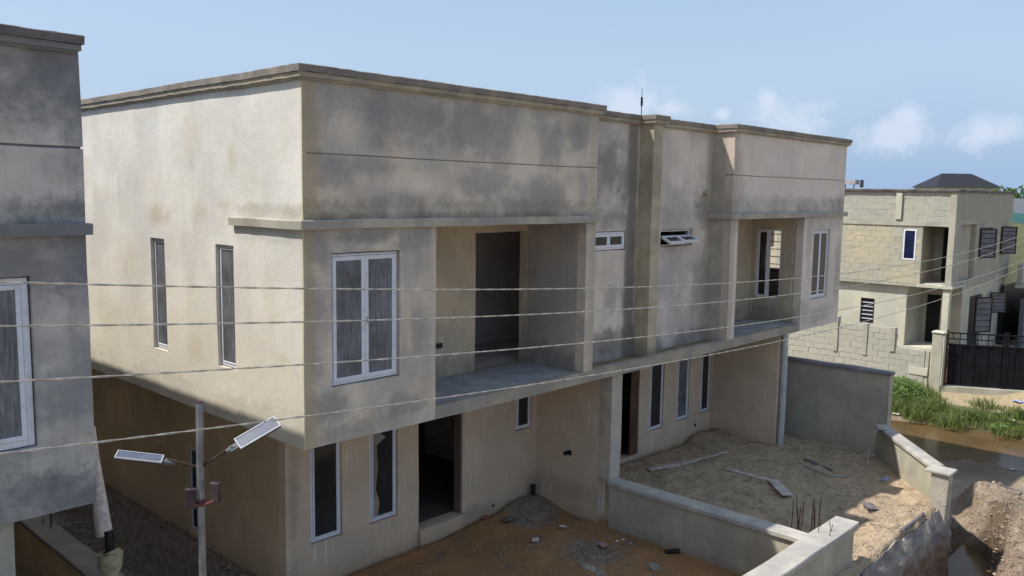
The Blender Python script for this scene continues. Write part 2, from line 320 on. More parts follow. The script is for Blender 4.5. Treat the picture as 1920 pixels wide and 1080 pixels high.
M['column'] = plaster('render_column_pale', (0.44, 0.40, 0.33), (0.43, 0.37, 0.28), (0.33, 0.31, 0.27), 0.3, 0.3, 0.9, (4, 11, 6), streak=0.3)
M['foundation'] = plaster('foundation_concrete', (0.34, 0.30, 0.26), (0.33, 0.25, 0.17), (0.17, 0.16, 0.16), 0.6, 0.5, 1.8, (4, 11, 16), streak=0.3, bumps=1.0, mottle=0.7, low=(-0.75, -0.35, (0.17, 0.11, 0.07), 0.8))
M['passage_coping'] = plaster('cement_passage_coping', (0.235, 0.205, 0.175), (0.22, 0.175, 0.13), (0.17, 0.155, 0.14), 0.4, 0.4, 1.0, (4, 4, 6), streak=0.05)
M['interior'] = plaster('interior_bare_wall', (0.55, 0.50, 0.47), (0.52, 0.45, 0.40), (0.42, 0.39, 0.38), 0.3, 0.3, 0.9, (4, 4, 6), streak=0.1)
M['interior_dark'] = plaster('interior_shaded_wall', (0.16, 0.12, 0.10), (0.15, 0.11, 0.085), (0.10, 0.09, 0.08), 0.3, 0.3, 0.9, (4, 4, 6), streak=0.1)  # darkened copy of the interior, shade of the ground-floor rooms in its colour
M['farwhite'] = plaster('far_house_pale_render', (0.52, 0.50, 0.40), (0.52, 0.48, 0.35), (0.42, 0.415, 0.36), 0.3, 0.3, 0.5, (4, 4, 6), streak=0.15)
M['farplain'] = plaster('far_house_cement', (0.42, 0.405, 0.33), (0.44, 0.39, 0.26), (0.33, 0.325, 0.29), 0.35, 0.4, 0.5, (24, 4, 6), streak=0.15)
M['farfront'] = plaster('far_house_front_cement', (0.42, 0.385, 0.30), (0.44, 0.35, 0.22), (0.33, 0.315, 0.28), 0.35, 0.5, 0.4, (24, 14, 6), streak=0.15)
M['mortar'] = plaster('mortar', (0.41, 0.39, 0.32), (0.42, 0.38, 0.28), (0.34, 0.33, 0.285), 0.4, 0.3, 1.4, (4, 4, 6), streak=0.1)

def simple(name, col, rough=0.6, metal=0.0, var=0.25, scale=6.0, spec=0.3, bump=0.1):
    mt, g = newmat(name); P = gpos(g); n = g.noise(P, scale, 5, 0.6)
    n2 = g.noise(P, scale*9, 3, 0.6)
    c = g.mix(g.sm(n, 0.3, 0.7), tuple(x*(1-var) for x in col), tuple(min(1, x*(1+var*0.5)) for x in col))
    g.put(g.p.inputs['Base Color'], c); g.p.inputs['Roughness'].default_value = rough; g.p.inputs['Metallic'].default_value = metal
    g.p.inputs['Specular IOR Level'].default_value = spec
    if bump: g.put(g.p.inputs['Normal'], g.bump(g.add(n, n2), bump, 0.01))
    return mt
M['roofedge'] = simple('weathered_roof_edge', (0.14, 0.13, 0.125), 0.9, 0, 0.5, 1.5)
M['upvc'] = None
def mk_upvc(name, col):
    mt, g = newmat(name); P = gpos(g)
    n = g.noise(P, 9, 5, 0.7); s = g.noise(g.scl(P, 30, 30, 3), 1, 4, 0.6)
    c = g.mix(g.sm(n, 0.45, 0.75, 0, 0.5), col, (0.38, 0.37, 0.36)); c = g.mix(g.sm(s, 0.58, 0.72, 0, 0.45), c, (0.30, 0.28, 0.25))
    g.put(g.p.inputs['Base Color'], c); g.p.inputs['Roughness'].default_value = 0.45; return mt
M['upvc'] = mk_upvc('window_frame_white', (0.62, 0.64, 0.70))
M['upvc_bright'] = mk_upvc('window_frame_clean', (0.68, 0.69, 0.72))
def mk_glass(name, tint, dust, dust_amt, rough=0.08):
    mt, g = newmat(name); P = gpos(g); nt = g.nt
    stre = g.noise(g.scl(P, 42, 42, 3.5), 1.0, 6, 0.75, 0.3); big = g.noise(P, 1.8, 4, 0.6)
    f = g.mul(g.sm(stre, 0.30, 0.72, 0.45, 1.0), g.sm(big, 0.25, 0.7, dust_amt*0.5, dust_amt))
    dif = g.n('ShaderNodeBsdfDiffuse'); g.put(dif.inputs[0], g.mix(stre, tuple(x*0.6 for x in dust), dust))
    gl = g.n('ShaderNodeBsdfGlossy'); gl.inputs['Roughness'].default_value = rough; gl.inputs[0].default_value = (0.9, 0.95, 1, 1)
    tr = g.n('ShaderNodeBsdfTransparent'); tr.inputs[0].default_value = (*tint, 1)
    fr = g.n('ShaderNodeFresnel'); fr.inputs[0].default_value = 1.5
    m1 = g.n('ShaderNodeMixShader'); g.put(m1.inputs[0], fr.outputs[0]); nt.links.new(tr.outputs[0], m1.inputs[1]); nt.links.new(gl.outputs[0], m1.inputs[2])
    m2 = g.n('ShaderNodeMixShader'); g.put(m2.inputs[0], f); nt.links.new(m1.outputs[0], m2.inputs[1]); nt.links.new(dif.outputs[0], m2.inputs[2])
    nt.links.new(m2.outputs[0], g.out.inputs[0]); return mt
M['glass'] = mk_glass('tinted_glass', (0.25, 0.26, 0.28), (0.22, 0.22, 0.23), 0.22)
M['glass_dusty'] = mk_glass('dusty_glass', (0.2, 0.2, 0.22), (0.34, 0.35, 0.39), 0.85, 0.2)
M['glass_side'] = mk_glass('dusty_side_glass', (0.2, 0.2, 0.22), (0.24, 0.25, 0.27), 0.95, 0.15)
M['glass_blue'] = mk_glass('blue_film_glass', (0.08, 0.1, 0.2), (0.03, 0.045, 0.13), 0.7, 0.1)
M['film'] = mk_glass('torn_protective_film', (0.5, 0.48, 0.45), (0.26, 0.24, 0.22), 0.75, 0.3)
M['steel'] = simple('galvanised_steel', (0.22, 0.23, 0.25), 0.45, 0.6, 0.35, 5, 0.5)
M['rust'] = simple('rusty_iron', (0.10, 0.045, 0.03), 0.8, 0.2, 0.4, 20)
M['darkrust'] = simple('dark_rusty_tube', (0.05, 0.028, 0.022), 0.7, 0.2, 0.4, 20)
M['bracketgrey'] = simple('bracket_grey', (0.10, 0.105, 0.115), 0.6)
M['boxmaroon'] = simple('dark_maroon_box', (0.05, 0.035, 0.04), 0.6, 0, 0.4, 20)
M['black'] = simple('black_plastic_and_shade', (0.012, 0.012, 0.014), 0.5, 0, 0.3)  # plastic parts, and the painted shade inside openings
M['bars'] = simple('burglar_bar_iron', (0.03, 0.025, 0.025), 0.6, 0.3, 0.3)
M['darkmetal'] = simple('gate_black_sheet', (0.010, 0.009, 0.013), 0.7, 0.0, 0.4, 2.5, 0.15, 0.05)
M['alum'] = simple('lamp_white_aluminium', (0.36, 0.38, 0.41), 0.5, 0.0, 0.1, 8, 0.3, 0)
M['redpaint'] = simple('red_oxide', (0.12, 0.04, 0.035), 0.7)
M['wire'] = simple('cable_insulation', (0.46, 0.43, 0.38), 0.6, 0, 0.35, 14)
M['plank'] = simple('weathered_plank', (0.52, 0.46, 0.41), 0.85, 0, 0.35, 7, 0.2, 0.4)
M['wood_brown'] = simple('brown_door_leaf', (0.095, 0.05, 0.028), 0.6, 0, 0.4, 3)
M['paper'] = simple('scrap_paper', (0.55, 0.52, 0.48), 0.8, 0, 0.3, 9)
M['pink'] = simple('pink_wrapper', (0.38, 0.20, 0.22), 0.6, 0, 0.3, 9)
M['bluebag'] = simple('blue_white_bag', (0.30, 0.35, 0.55), 0.5, 0, 0.5, 12)
M['darkscrap'] = simple('dark_scrap_sheet', (0.13, 0.12, 0.13), 0.5, 0, 0.3, 9)
M['brickred'] = simple('red_clay_brick', (0.20, 0.08, 0.045), 0.9, 0, 0.3, 9)
M['rubble'] = simple('cement_rubble', (0.30, 0.27, 0.22), 0.95, 0, 0.4, 9, 0.2, 0.4)
M['clod'] = simple('brown_clods', (0.27, 0.205, 0.16), 0.95, 0, 0.4, 9, 0.2, 0.4)
M['hose'] = simple('grey_hose', (0.36, 0.33, 0.28), 0.6)
M['bell'] = simple('cement_coated_pipe', (0.40, 0.35, 0.23), 0.8, 0, 0.35, 7, 0.3, 0.6)
M['whitepipe'] = simple('plaster_splashed_pipe', (0.62, 0.57, 0.54), 0.8, 0, 0.3, 14, 0.3, 0.8)
M['pvc'] = simple('grey_pvc_pipe', (0.44, 0.44, 0.43), 0.5, 0, 0.2, 3)
M['roof_black'] = simple('black_roof_sheet', (0.018, 0.018, 0.022), 0.5, 0, 0.2, 3)
M['iron_green'] = simple('dark_shutter', (0.035, 0.05, 0.06), 0.5, 0, 0.3, 4)
M['teal'] = simple('teal_paint', (0.16, 0.42, 0.38), 0.7); M['yellowp'] = simple('yellow_paint', (0.50, 0.47, 0.22), 0.7)
M['whitesheet'] = simple('pale_sheet', (0.55, 0.56, 0.58), 0.6)
M['greywall'] = simple('grey_painted_wall', (0.14, 0.14, 0.15), 0.8)
M['tank'] = simple('tank_grey', (0.36, 0.33, 0.34), 0.6)
def mk_solar():
    mt, g = newmat('solar_cells'); tc = g.n('ShaderNodeTexCoord'); P = tc.outputs['Object']
    br = g.n('ShaderNodeTexBrick'); g.put(br.inputs[0], P); br.offset = 0; br.inputs['Scale'].default_value = 18; br.inputs['Mortar Size'].default_value = 0.03
    br.inputs['Color1'].default_value = (0.06, 0.075, 0.12, 1); br.inputs['Color2'].default_value = (0.08, 0.09, 0.14, 1); br.inputs['Mortar'].default_value = (0.13, 0.14, 0.17, 1)
    dust = g.noise(P, 9, 4, 0.6); g.put(g.p.inputs['Base Color'], g.mix(g.sm(dust, 0.40, 0.80, 0.0, 0.4), br.outputs[0], (0.16, 0.17, 0.19)))
    g.p.inputs['Roughness'].default_value = 0.35; g.p.inputs['Specular IOR Level'].default_value = 0.3; return mt
M['solar'] = mk_solar()
def mk_block(name, a, b, c3):
    mt, g = newmat(name); P = gpos(g); oi = g.n('ShaderNodeObjectInfo').outputs['Random']
    n = g.noise(P, 7, 5, 0.65); big = g.noise(P, 0.5, 3, 0.5)
    c = g.mix(oi, a, b); c = g.mix(g.sm(big, 0.42, 0.62, 0, 0.75), c, c3); c = g.mix(g.sm(n, 0.45, 0.8, 0, 0.45), c, tuple(x*0.5 for x in a))
    g.put(g.p.inputs['Base Color'], c); g.p.inputs['Roughness'].default_value = 0.95; g.put(g.p.inputs['Normal'], g.bump(n, 0.5, 0.02)); return mt
M['block'] = mk_block('sandcrete_block_yellowish', (0.47, 0.41, 0.275), (0.41, 0.38, 0.29), (0.36, 0.35, 0.295))
M['block_grey'] = mk_block('sandcrete_block_grey', (0.39, 0.375, 0.315), (0.355, 0.35, 0.30), (0.41, 0.39, 0.325))
M['block_shaded'] = mk_block('sandcrete_block_front_shaded', (0.37, 0.33, 0.25), (0.31, 0.29, 0.24), (0.36, 0.35, 0.29))  # darker copy of the blocks, shade of the front face in the colour

def mk_ground():
    mt, g = newmat('site_soil'); P = gpos(g)
    def at(n): a = g.n('ShaderNodeAttribute', attribute_name=n); return a.outputs['Fac']
    n1 = g.noise(P, 1.3, 6, 0.62, 0.4); n2 = g.noise(P, 6, 6, 0.68, 0.3); n3 = g.noise(P, 34, 4, 0.7); vo = g.n('ShaderNodeTexVoronoi'); g.put(vo.inputs['Vector'], P); vo.inputs['Scale'].default_value = 16
    road = g.mix(g.sm(n1, 0.35, 0.65), (0.36, 0.29, 0.20), (0.27, 0.215, 0.15)); road = g.mix(g.sm(n2, 0.5, 0.75, 0, 0.6), road, (0.43, 0.37, 0.27))
    sand = g.mix(g.sm(n1, 0.35, 0.65), (0.52, 0.395, 0.265), (0.42, 0.32, 0.215)); sand = g.mix(g.sm(n2, 0.48, 0.70, 0, 0.75), sand, (0.21, 0.17, 0.125)); sand = g.mix(g.sm(g.noise(P, 3.0, 6, 0.7, 0.8), 0.55, 0.70, 0, 0.5), sand, (0.20, 0.15, 0.10))
    sand = g.mix(g.sm(n3, 0.55, 0.72, 0, 0.6), sand, (0.15, 0.12, 0.095))
    mud = g.mix(g.sm(n1, 0.35, 0.65), (0.42, 0.225, 0.095), (0.33, 0.18, 0.08)); mud = g.mix(g.sm(n2, 0.55, 0.72, 0, 0.6), mud, (0.36, 0.28, 0.20)); mud = g.mix(g.sm(g.noise(P, 1.9, 6, 0.7, 0.3), 0.56, 0.66, 0, 0.65), mud, (0.20, 0.15, 0.115))
    heap = g.mix(g.sm(n1, 0.35, 0.65), (0.36, 0.295, 0.225), (0.27, 0.205, 0.145)); heap = g.mix(g.sm(n2, 0.46, 0.66, 0, 0.8), heap, (0.17, 0.11, 0.07)); heap = g.mix(g.sm(n3, 0.62, 0.72, 0, 0.5), heap, (0.45, 0.40, 0.35))
    debris = g.mix(g.sm(n2, 0.4, 0.65), (0.20, 0.15, 0.115), (0.32, 0.26, 0.21)); debris = g.mix(g.sm(n3, 0.6, 0.7, 0, 0.5), debris, (0.33, 0.31, 0.29))
    grass = g.mix(g.sm(n2, 0.35, 0.65), (0.07, 0.085, 0.025), (0.15, 0.13, 0.06))
    pile_sand = (0.46, 0.37, 0.235)  # the sand's own colour at the gate
    pile = g.mix(g.sm(n2, 0.35, 0.65), pile_sand, (0.34, 0.27, 0.16))
    def jag(a): return g.sm(g.add(a, g.mul(g.sub(n2, 0.5), 0.5)), 0.38, 0.62)
    c = g.mix(jag(at('sand')), road, sand); c = g.mix(jag(at('heap')), c, heap); c = g.mix(jag(at('mud')), c, mud); c = g.mix(jag(at('debris')), c, debris); c = g.mix(jag(at('grass')), c, grass); c = g.mix(jag(at('pile')), c, pile)
    wet = g.sm(at('wet'), 0.2, 0.8)
    c = g.mix(wet, c, g.mix(1.0, c, (0.42, 0.36, 0.30), 'MULTIPLY'))
    g.put(g.p.inputs['Base Color'], c); g.put(g.p.inputs['Roughness'], g.sub(0.95, g.mul(wet, 0.55)))
    h = g.add(g.mul(n2, 1.2), g.add(g.mul(n3, 0.5), g.mul(vo.outputs['Distance'], 0.35)))
    g.put(g.p.inputs['Normal'], g.bump(h, 0.9, 0.08)); return mt
M['soil'] = mk_ground()
def mk_water(name, a, b, rough=0.04):
    mt, g = newmat(name); P = gpos(g); n = g.noise(P, 0.9, 4, 0.6, 0.5); w = g.noise(P, 7, 3, 0.5)
    g.put(g.p.inputs['Base Color'], g.mix(g.sm(n, 0.35, 0.65), a, b)); g.p.inputs['Roughness'].default_value = rough
    g.p.inputs['Specular IOR Level'].default_value = 0.12
    g.put(g.p.inputs['Normal'], g.bump(w, 0.05, 0.02)); return mt
M['water_road'] = mk_water('muddy_puddle_water', (0.115, 0.072, 0.033), (0.085, 0.055, 0.027), 0.15)
M['water_yard'] = mk_water('orange_mud_water', (0.34, 0.20, 0.09), (0.28, 0.165, 0.08), 0.3)
def mk_leaf(name, a, b):
    mt, g = newmat(name); oi = g.noise(gpos(g), 3.0, 3, 0.6)
    g.put(g.p.inputs['Base Color'], g.mix(g.sm(oi, 0.3, 0.7), a, b)); g.p.inputs['Roughness'].default_value = 0.6
    g.p.inputs['Transmission Weight'].default_value = 0.0
    try: g.p.inputs['Subsurface Weight'].default_value = 0.0
    except Exception: pass
    tr = g.n('ShaderNodeBsdfTranslucent'); g.put(tr.inputs[0], g.mix(oi, tuple(x*1.3 for x in a), tuple(x*1.6 for x in b)))
    ms = g.n('ShaderNodeMixShader'); ms.inputs[0].default_value = 0.3
    g.nt.links.new(g.p.outputs[0], ms.inputs[1]); g.nt.links.new(tr.outputs[0], ms.inputs[2]); g.nt.links.new(ms.outputs[0], g.out.inputs[0]); return mt
M['grass'] = mk_leaf('grass_blades', (0.06, 0.11, 0.022), (0.20, 0.22, 0.07))
M['grass2'] = mk_leaf('weed_leaves', (0.06, 0.12, 0.025), (0.15, 0.22, 0.05))
M['leaf'] = mk_leaf('tree_leaves', (0.03, 0.075, 0.015), (0.08, 0.14, 0.03))
M['bark'] = simple('tree_bark', (0.12, 0.09, 0.065), 0.9, 0, 0.3, 8, 0.2, 0.5)

# ------------------------------------------------------------------ terrain
ROAD = -1.25
def sst(x, a, b): t = np.clip((x-a)/(b-a), 0, 1); return t*t*(3-2*t)
def fbm(x, y, f, seed=0, octs=4):
    out = np.zeros_like(x); a = 1.0; r = np.random.default_rng(seed)
    for o in range(octs):
        for k in range(4):
            th = r.uniform(0, 2*np.pi); ph = r.uniform(0, 2*np.pi); ff = f*(2**o)*r.uniform(.7, 1.3)
            out += a*np.sin((x*np.cos(th)+y*np.sin(th))*ff + ph + 1.3*np.sin((x*np.sin(th)-y*np.cos(th))*ff*.6+ph*2))*0.25
        a *= 0.5
    return out
def blob(x, y, cx, cy, rx, ry=None): 
    ry = ry or rx; return np.exp(-(((x-cx)/rx)**2 + ((y-cy)/ry)**2))
def diag(x, y):   # >0 on the road side of the chamfered corner wall
    ax, ay, bx, by = 15.0, -2.35, 12.7, -4.45
    return -((by-ay)*(x-ax) - (bx-ax)*(y-ay))/math.hypot(bx-ax, by-ay)
def terrain(x, y):
    rough = fbm(x, y, 1.6, 1) ; fine = fbm(x, y, 9.0, 2)
    # building plots
    right = (x > 7.05) & (x < 15.7) & (y > -4.50) & (diag(x, y) < 0.05)
    left = (x <= 7.05) & (x > 0.6) & (y > -4.2)
    z = ROAD + 0.05*rough + 0.012*fine + sst(14-x, 0, 6)*0.35 + 0*x
    # outside, in front of the plots
    def seg(pts):
        d = np.full_like(x, 1e9)
        for (ax, ay), (bx, by) in zip(pts, pts[1:]):
            L2 = (bx-ax)**2+(by-ay)**2; t = np.clip(((x-ax)*(bx-ax)+(y-ay)*(by-ay))/L2, 0, 1); d = np.minimum(d, np.hypot(x-ax-t*(bx-ax), y-ay-t*(by-ay)))
        return d
    dt = seg([(9.4, -5.12), (12.6, -5.12), (13.9, -4.7), (15.0, -3.75)]) + 0.13*fbm(x, y, 3.2, 31, 4); z = z - 1.0*(1-sst(dt, .36, .54)) + 0.03*fbm(x, y, 12, 61, 3)*(1-sst(dt, .5, 1.2))
    dh = seg([(9.0, -6.7), (12.0, -6.35), (13.9, -5.95), (16.2, -4.75), (17.0, -4.2)]) + 0.16*fbm(x, y, 1.7, 33, 3)
    hp = 0.62*(1-sst(dh, .25, .85)); hmask = np.clip(hp*2.2, 0, 1)
    z = z + hp*sst(dt, .38, .62) + hmask*(0.09*np.abs(fbm(x, y, 4, 5)) + 0.09*fbm(x, y, 9, 6, 3) + 0.08*np.abs(fbm(x, y, 20, 16, 2)))
    zr = 0.02 + 0.04*fbm(x, y, 2.6, 3) + 0.034*fbm(x, y, 8, 4, 4) + 0.013*fbm(x, y, 26, 14, 2) + 0.15*blob(x, y, 13.8, 1.7, .8, .45) + 0.06*blob(x, y, 9.5, 1.6, .9, .5) + 0.07*sst(-y, 3.4, 4.3) - 0.28*blob(x, y, 9.0, -3.1, .7, .45) + 0.05*blob(x, y, 10.2, -4.0, 1.2, .5)
    zl = -0.13 + 0.025*fbm(x, y, 1.9, 7) + 0.015*fbm(x, y, 9, 8) + 0.26*blob(x, y, 6.5, 1.75, .7, .45) + 0.08*blob(x, y, 5.2, 1.75, .8, .35) + 0.05*blob(x, y, 6.0, 0.5, .9, .6) + 0.05*sst(y, 1.5, 2.0)
    z = np.where(right, zr, z); z = np.where(left, zl, z)
    inside = (y > 1.95) & (x > 0.9) & (x < 14.3); z = np.where(inside, -0.2, z)
    gap = (x <= 0.95) & (y > -2.0); zg = -0.25 - 0.65*sst(y, 2.0, 6.5) + 0.05*rough + 0.03*fine
    z = np.where(gap & ~left & (x > -3.6), zg, z)
    # verge below the far fence, sand heap at the gate
    v = sst(x, 23.5, 26.5)*(1-sst(x, 50, 60)); z = z + 0.10*sst(x, 24.4, 26.2)*(1-sst(x, 50, 60))*(y < 3) + 0.55*blob(x, y, 31.2, -2.9, 1.5, 1.1)
    wob_ = 0.35*fbm(x, y, 1.1, 21, 3)
    pud = np.clip(1.6*blob(x, y, 22.9, -1.9, 2.2, 2.7) + 1.1*blob(x, y, 20.6, 0.2, 2.6, 1.5) + wob_, 0, 1.4)
    z = z - 0.13*sst(pud, .45, .85)*((x > 15.9))
    return z
def uneven(fine_lo, fine_hi, st, out):
    a = list(np.arange(fine_lo, fine_hi+1e-6, st)); s = st; v = fine_hi
    while v < out: s *= 1.25; v += s; a.append(v)
    s = st; v = fine_lo
    while v > -out: s *= 1.25; v -= s; a.insert(0, v)
    return np.array(a)
def build_ground():
    xs = uneven(-4.5, 34, 0.085, 900); ys = uneven(-8.5, 9.5, 0.085, 900)
    X, Y = np.meshgrid(xs, ys, indexing='ij'); Z = terrain(X, Y)
    nx, ny = X.shape; co = np.stack([X, Y, Z], -1).reshape(-1, 3)
    me = bpy.data.meshes.new('ground')
    idx = np.arange(nx*ny).reshape(nx, ny); q = np.stack([idx[:-1,:-1], idx[1:,:-1], idx[1:,1:], idx[:-1,1:]], -1).reshape(-1, 4)
    me.vertices.add(len(co)); me.vertices.foreach_set('co', co.ravel())
    me.loops.add(q.size); me.loops.foreach_set('vertex_index', q.ravel()); me.polygons.add(len(q))
    me.polygons.foreach_set('loop_start', np.arange(0, q.size, 4)); me.polygons.foreach_set('loop_total', np.full(len(q), 4)); me.polygons.foreach_set('use_smooth', np.ones(len(q), bool))
    me.update(); me.validate()
    x, y = X, Y
    right = ((x > 7.05) & (x < 15.7) & (y > -4.6) & (diag(x, y) < 0.1)).astype(float)
    left = ((x <= 7.05) & (x > 0.6) & (y > -4.2)).astype(float); gap = ((x <= 0.95) & (x > -3.6) & (y > -2)).astype(float)
    A = {'sand': right, 'mud': left*(1-0.9*blob(x, y, 6.3, 1.7, .7, .5)), 
         'debris': np.clip(gap + left*0.8*blob(x, y, 6.3, 1.4, .9, .6) + left*0.7*blob(x, y, 5.8, -.5, .8, .9), 0, 1),
         'heap': np.clip((blob(x, y, 15.4, -4.9, 2.6, 1.5)+blob(x, y, 11.2, -5.9, 3.6, 1.6))*1.7, 0, 1)*(1-right)*(1-left),
         'grass': sst(x, 24.2, 25.3)*(1-sst(x, 27.0, 28.3))*(y < 3)*1.0,
         'pile': np.clip(1.3*blob(x, y, 31.0, -2.9, 2.2, 1.4), 0, 1) + 0.8*sst(x, 27.4, 28.2)*(1-sst(x, 30, 31))*(y < 3)*(y > -6),
         'wet': np.clip(1.5*blob(x, y, 21.8, -1.4, 3.2, 3.0) + 1.6*blob(x, y, 12.7, -4.95, 3.0, .45) + 0.25*left, 0, 1)}
    for k, a in A.items():
        at = me.attributes.new(k, 'FLOAT', 'POINT'); at.data.foreach_set('value', np.clip(a, 0, 1).astype(np.float32).ravel())
    me.materials.append(M['soil']); o = bpy.data.objects.new('ground', me); COL.objects.link(o); tag(o, kind='structure')
build_ground()
def sheet(name, x0, x1, y0, y1, z, mat, kind='structure'):
    b = MB(); b.face([(x0,y0,z),(x1,y0,z),(x1,y1,z),(x0,y1,z)]); o = b.build(name, mat, recalc=False); return tag(o, kind=kind)
sheet('puddle_water', 15.95, 27.5, -6.5, 3.5, ROAD-0.055, M['water_road'])
sheet('trench_water', 9.2, 15.6, -6.0, -4.3, ROAD-0.30, M['water_road'])
sheet('yard_water', 0.95, 6.92, -3.95, 1.98, -0.148, M['water_yard'])
def gz(x, y): return float(terrain(np.array([float(x)]), np.array([float(y)]))[0])

# ------------------------------------------------------------------ windows
def window(parent, axis, plane, u0, u1, v0, v1, leaves=1, frame=0.055, mat='upvc', glass='glass', rec=0.07, mull=None, open_leaf=None, bars=0, sill=False, leaf_frame=0.045):
    """frame mesh named window with children sash and pane"""
    P = (lambda u, w, v: (u, plane+w, v)) if axis == 'x' else (lambda u, w, v: (plane+w, u, v))
    def bx(b, a0, a1, w0, w1, c0, c1):
        p = P(a0, w0, c0); q = P(a1, w1, c1); b.box(min(p[0],q[0]), max(p[0],q[0]), min(p[1],q[1]), max(p[1],q[1]), p[2], q[2])
    b = MB(); w0, w1 = rec, rec+0.06; f = frame; e = 0.004
    bx(b, u0+e, u0+f, w0, w1, v0+e, v1-e); bx(b, u1-f, u1-e, w0, w1, v0+e, v1-e); bx(b, u0+f, u1-f, w0, w1, v0+e, v0+f); bx(b, u0+f, u1-f, w0, w1, v1-f, v1-e)
    fr = b.build('window', M[mat], parent, bevel=0.004)
    if sill:
        s = MB(); bx(s, u0-0.01, u1+0.01, -0.025, rec-0.003, v0-0.03, v0+0.012); s.build('sill', M[mat], fr)
    iu0, iu1, iv0, iv1 = u0+f+.002, u1-f-.002, v0+f+.002, v1-f-.002
    W = (iu1-iu0)/leaves
    for k in range(leaves):
        a0, a1 = iu0+k*W+0.001, iu0+(k+1)*W-0.001; lf = leaf_frame
        s = MB(); g0, g1 = w0-0.012, w1-0.018
        bx(s, a0, a0+lf, g0, g1, iv0, iv1); bx(s, a1-lf, a1, g0, g1, iv0, iv1); bx(s, a0+lf, a1-lf, g0, g1, iv0, iv0+lf); bx(s, a0+lf, a1-lf, g0, g1, iv1-lf, iv1)
        so = s.build('sash', M[mat], fr, bevel=0.003)
        p = MB(); bx(p, a0+lf-.002, a1-lf+.002, g0+0.014, g0+0.02, iv0+lf-.002, iv1-lf+.002); po = p.build('pane', M[glass], fr)
        if open_leaf:
            for o in (so, po): open_leaf(o, k, a0, a1, iv0, iv1, plane+w0)
    for i in range(bars):
        z = v0 + (i+1)*(v1-v0)/(bars+1); s = MB(); bx(s, u0+.01, u1-.01, w1+.015, w1+.03, z-.007, z+.007); s.build('burglar_bar', M['bars'], fr)
    return fr
def film(parent, axis, plane, pts, mat='film'):
    b = MB(); P = (lambda u, v: (u, plane, v)) if axis == 'x' else (lambda u, v: (plane, u, v))
    b.f.append([b.vert(P(*p)) for p in pts]); return b.build('torn_film', M[mat], parent, recalc=False)

# ------------------------------------------------------------------ main house
H = thing('twin_house', 'large unfinished twin house with mottled cement walls, long roof parapet and open balconies', 'house')
T = 0.2
COP = [(-0.02, 7.90), (0.085, 7.90), (0.10, 7.945), (0.135, 7.955), (0.14, 8.05), (0.12, 8.075), (-0.24, 8.075), (-0.24, 7.90)]
roofpath = [(0, 11.2), (0, 0), (6.25, 0), (6.25, 0.56), (8.36, 0.56), (8.36, 0.22), (8.69, 0.22), (8.69, 0.56), (11.25, 0.56), (11.25, 0), (17.5, 0), (17.5, 11.2)]
# outward must be on the right-hand side of travel: walking +Y->0 then +X keeps outside at right
def coping(parent, path, mat, mat2, z=7.9):
    sweep('roof_coping', parent, mat, path, [(-0.22, z+0.065), (0.10, z+0.065), (0.105, z+0.15), (0.09, z+0.16), (-0.22, z+0.16)], rough=0.007, step=0.09, wobble=0.006)
    sweep('drip_band', parent, mat2, path, [(-0.02, z-0.03), (0.035, z-0.03), (0.045, z-0.005), (0.075, z+0.0), (0.078, z+0.062), (-0.02, z+0.062)], rough=0.010, step=0.10, wobble=0.006)
coping(H, roofpath, M['coping_roof'], M['drip'])
def wf(*a, **k): return wall(*a, **k)
# left bay
wf('parapet_wall', H, M['front'], 'x', 0, T, 0, 6.25, 6.936, 7.9); wf('parapet_wall', H, M['front'], 'x', 0, T, 0, 6.25, 5.93, 6.918)
wf('groove_strip', H, M['beam'], 'x', 0.018, 0.15, 0.02, 6.22, 6.917, 6.937, wobble=0.012)
wf('front_wall', H, M['front_lower'], 'x', 0.003, T, 0, 2.32, 2.95, 5.93, holes=((0.43, 1.63, 3.74, 5.6),))
wf('balcony_pier', H, M['front_lower'], 'x', 0.003, T, 5.98, 6.25, 3.15, 5.93)
wf('parapet_return', H, M['front'], 'y', 6.05, T, 0.2, 0.7, 3.15, 7.9)
# side wall
wf('side_wall', H, M['side'], 'y', 0, T, 0.2, 11.2, 2.95, 7.9, holes=((4.1, 4.62, 3.74, 5.62), (1.84, 2.38, 3.76, 5.63)))
wf('side_pier', H, M['side'], 'y', -0.018, 0.016, 0.0, 1.79, 2.95, 5.93)
wf('corner_return', H, M['side'], 'y', -0.002, 0.05, 0.004, 0.2, 5.93, 7.9)
# middle bay
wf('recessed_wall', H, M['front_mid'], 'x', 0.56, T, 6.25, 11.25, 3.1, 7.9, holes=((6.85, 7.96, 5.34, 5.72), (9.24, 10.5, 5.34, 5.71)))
wf('pilaster', H, M['pilaster'], 'x', 0.22, 0.337, 8.36, 8.68, 3.1, 7.9)
# right bay
wf('right_parapet_wall', H, M['front_right'], 'x', 0, T, 11.25, 17.5, 6.936, 7.9); wf('right_parapet_wall', H, M['front_right'], 'x', 0, T, 11.25, 17.5, 5.93, 6.918)
wf('groove_strip', H, M['beam'], 'x', 0.018, 0.15, 11.28, 17.48, 6.917, 6.937)
wf('right_bay_return', H, M['column'], 'y', 11.252, T, 0.2, 0.56, 3.1, 7.9)
wf('right_pier', H, M['front_right'], 'x', 0.003, T, 11.25, 11.58, 3.15, 5.93)
wf('right_front_wall', H, M['front_right'], 'x', 0.003, T, 15.05, 17.5, 2.95, 5.93, holes=((15.66, 16.70, 3.73, 5.6),))
wf('end_wall', H, M['front_right'], 'y', 17.3, T, 0.2, 11.2, 2.95, 7.9, holes=((1.66, 2.30, 4.35, 4.98), (1.66, 2.02, 4.98, 5.5)))
wf('rear_wall', H, M['side'], 'x', 11.0, T, 0.2, 17.3, -1.0, 7.9)
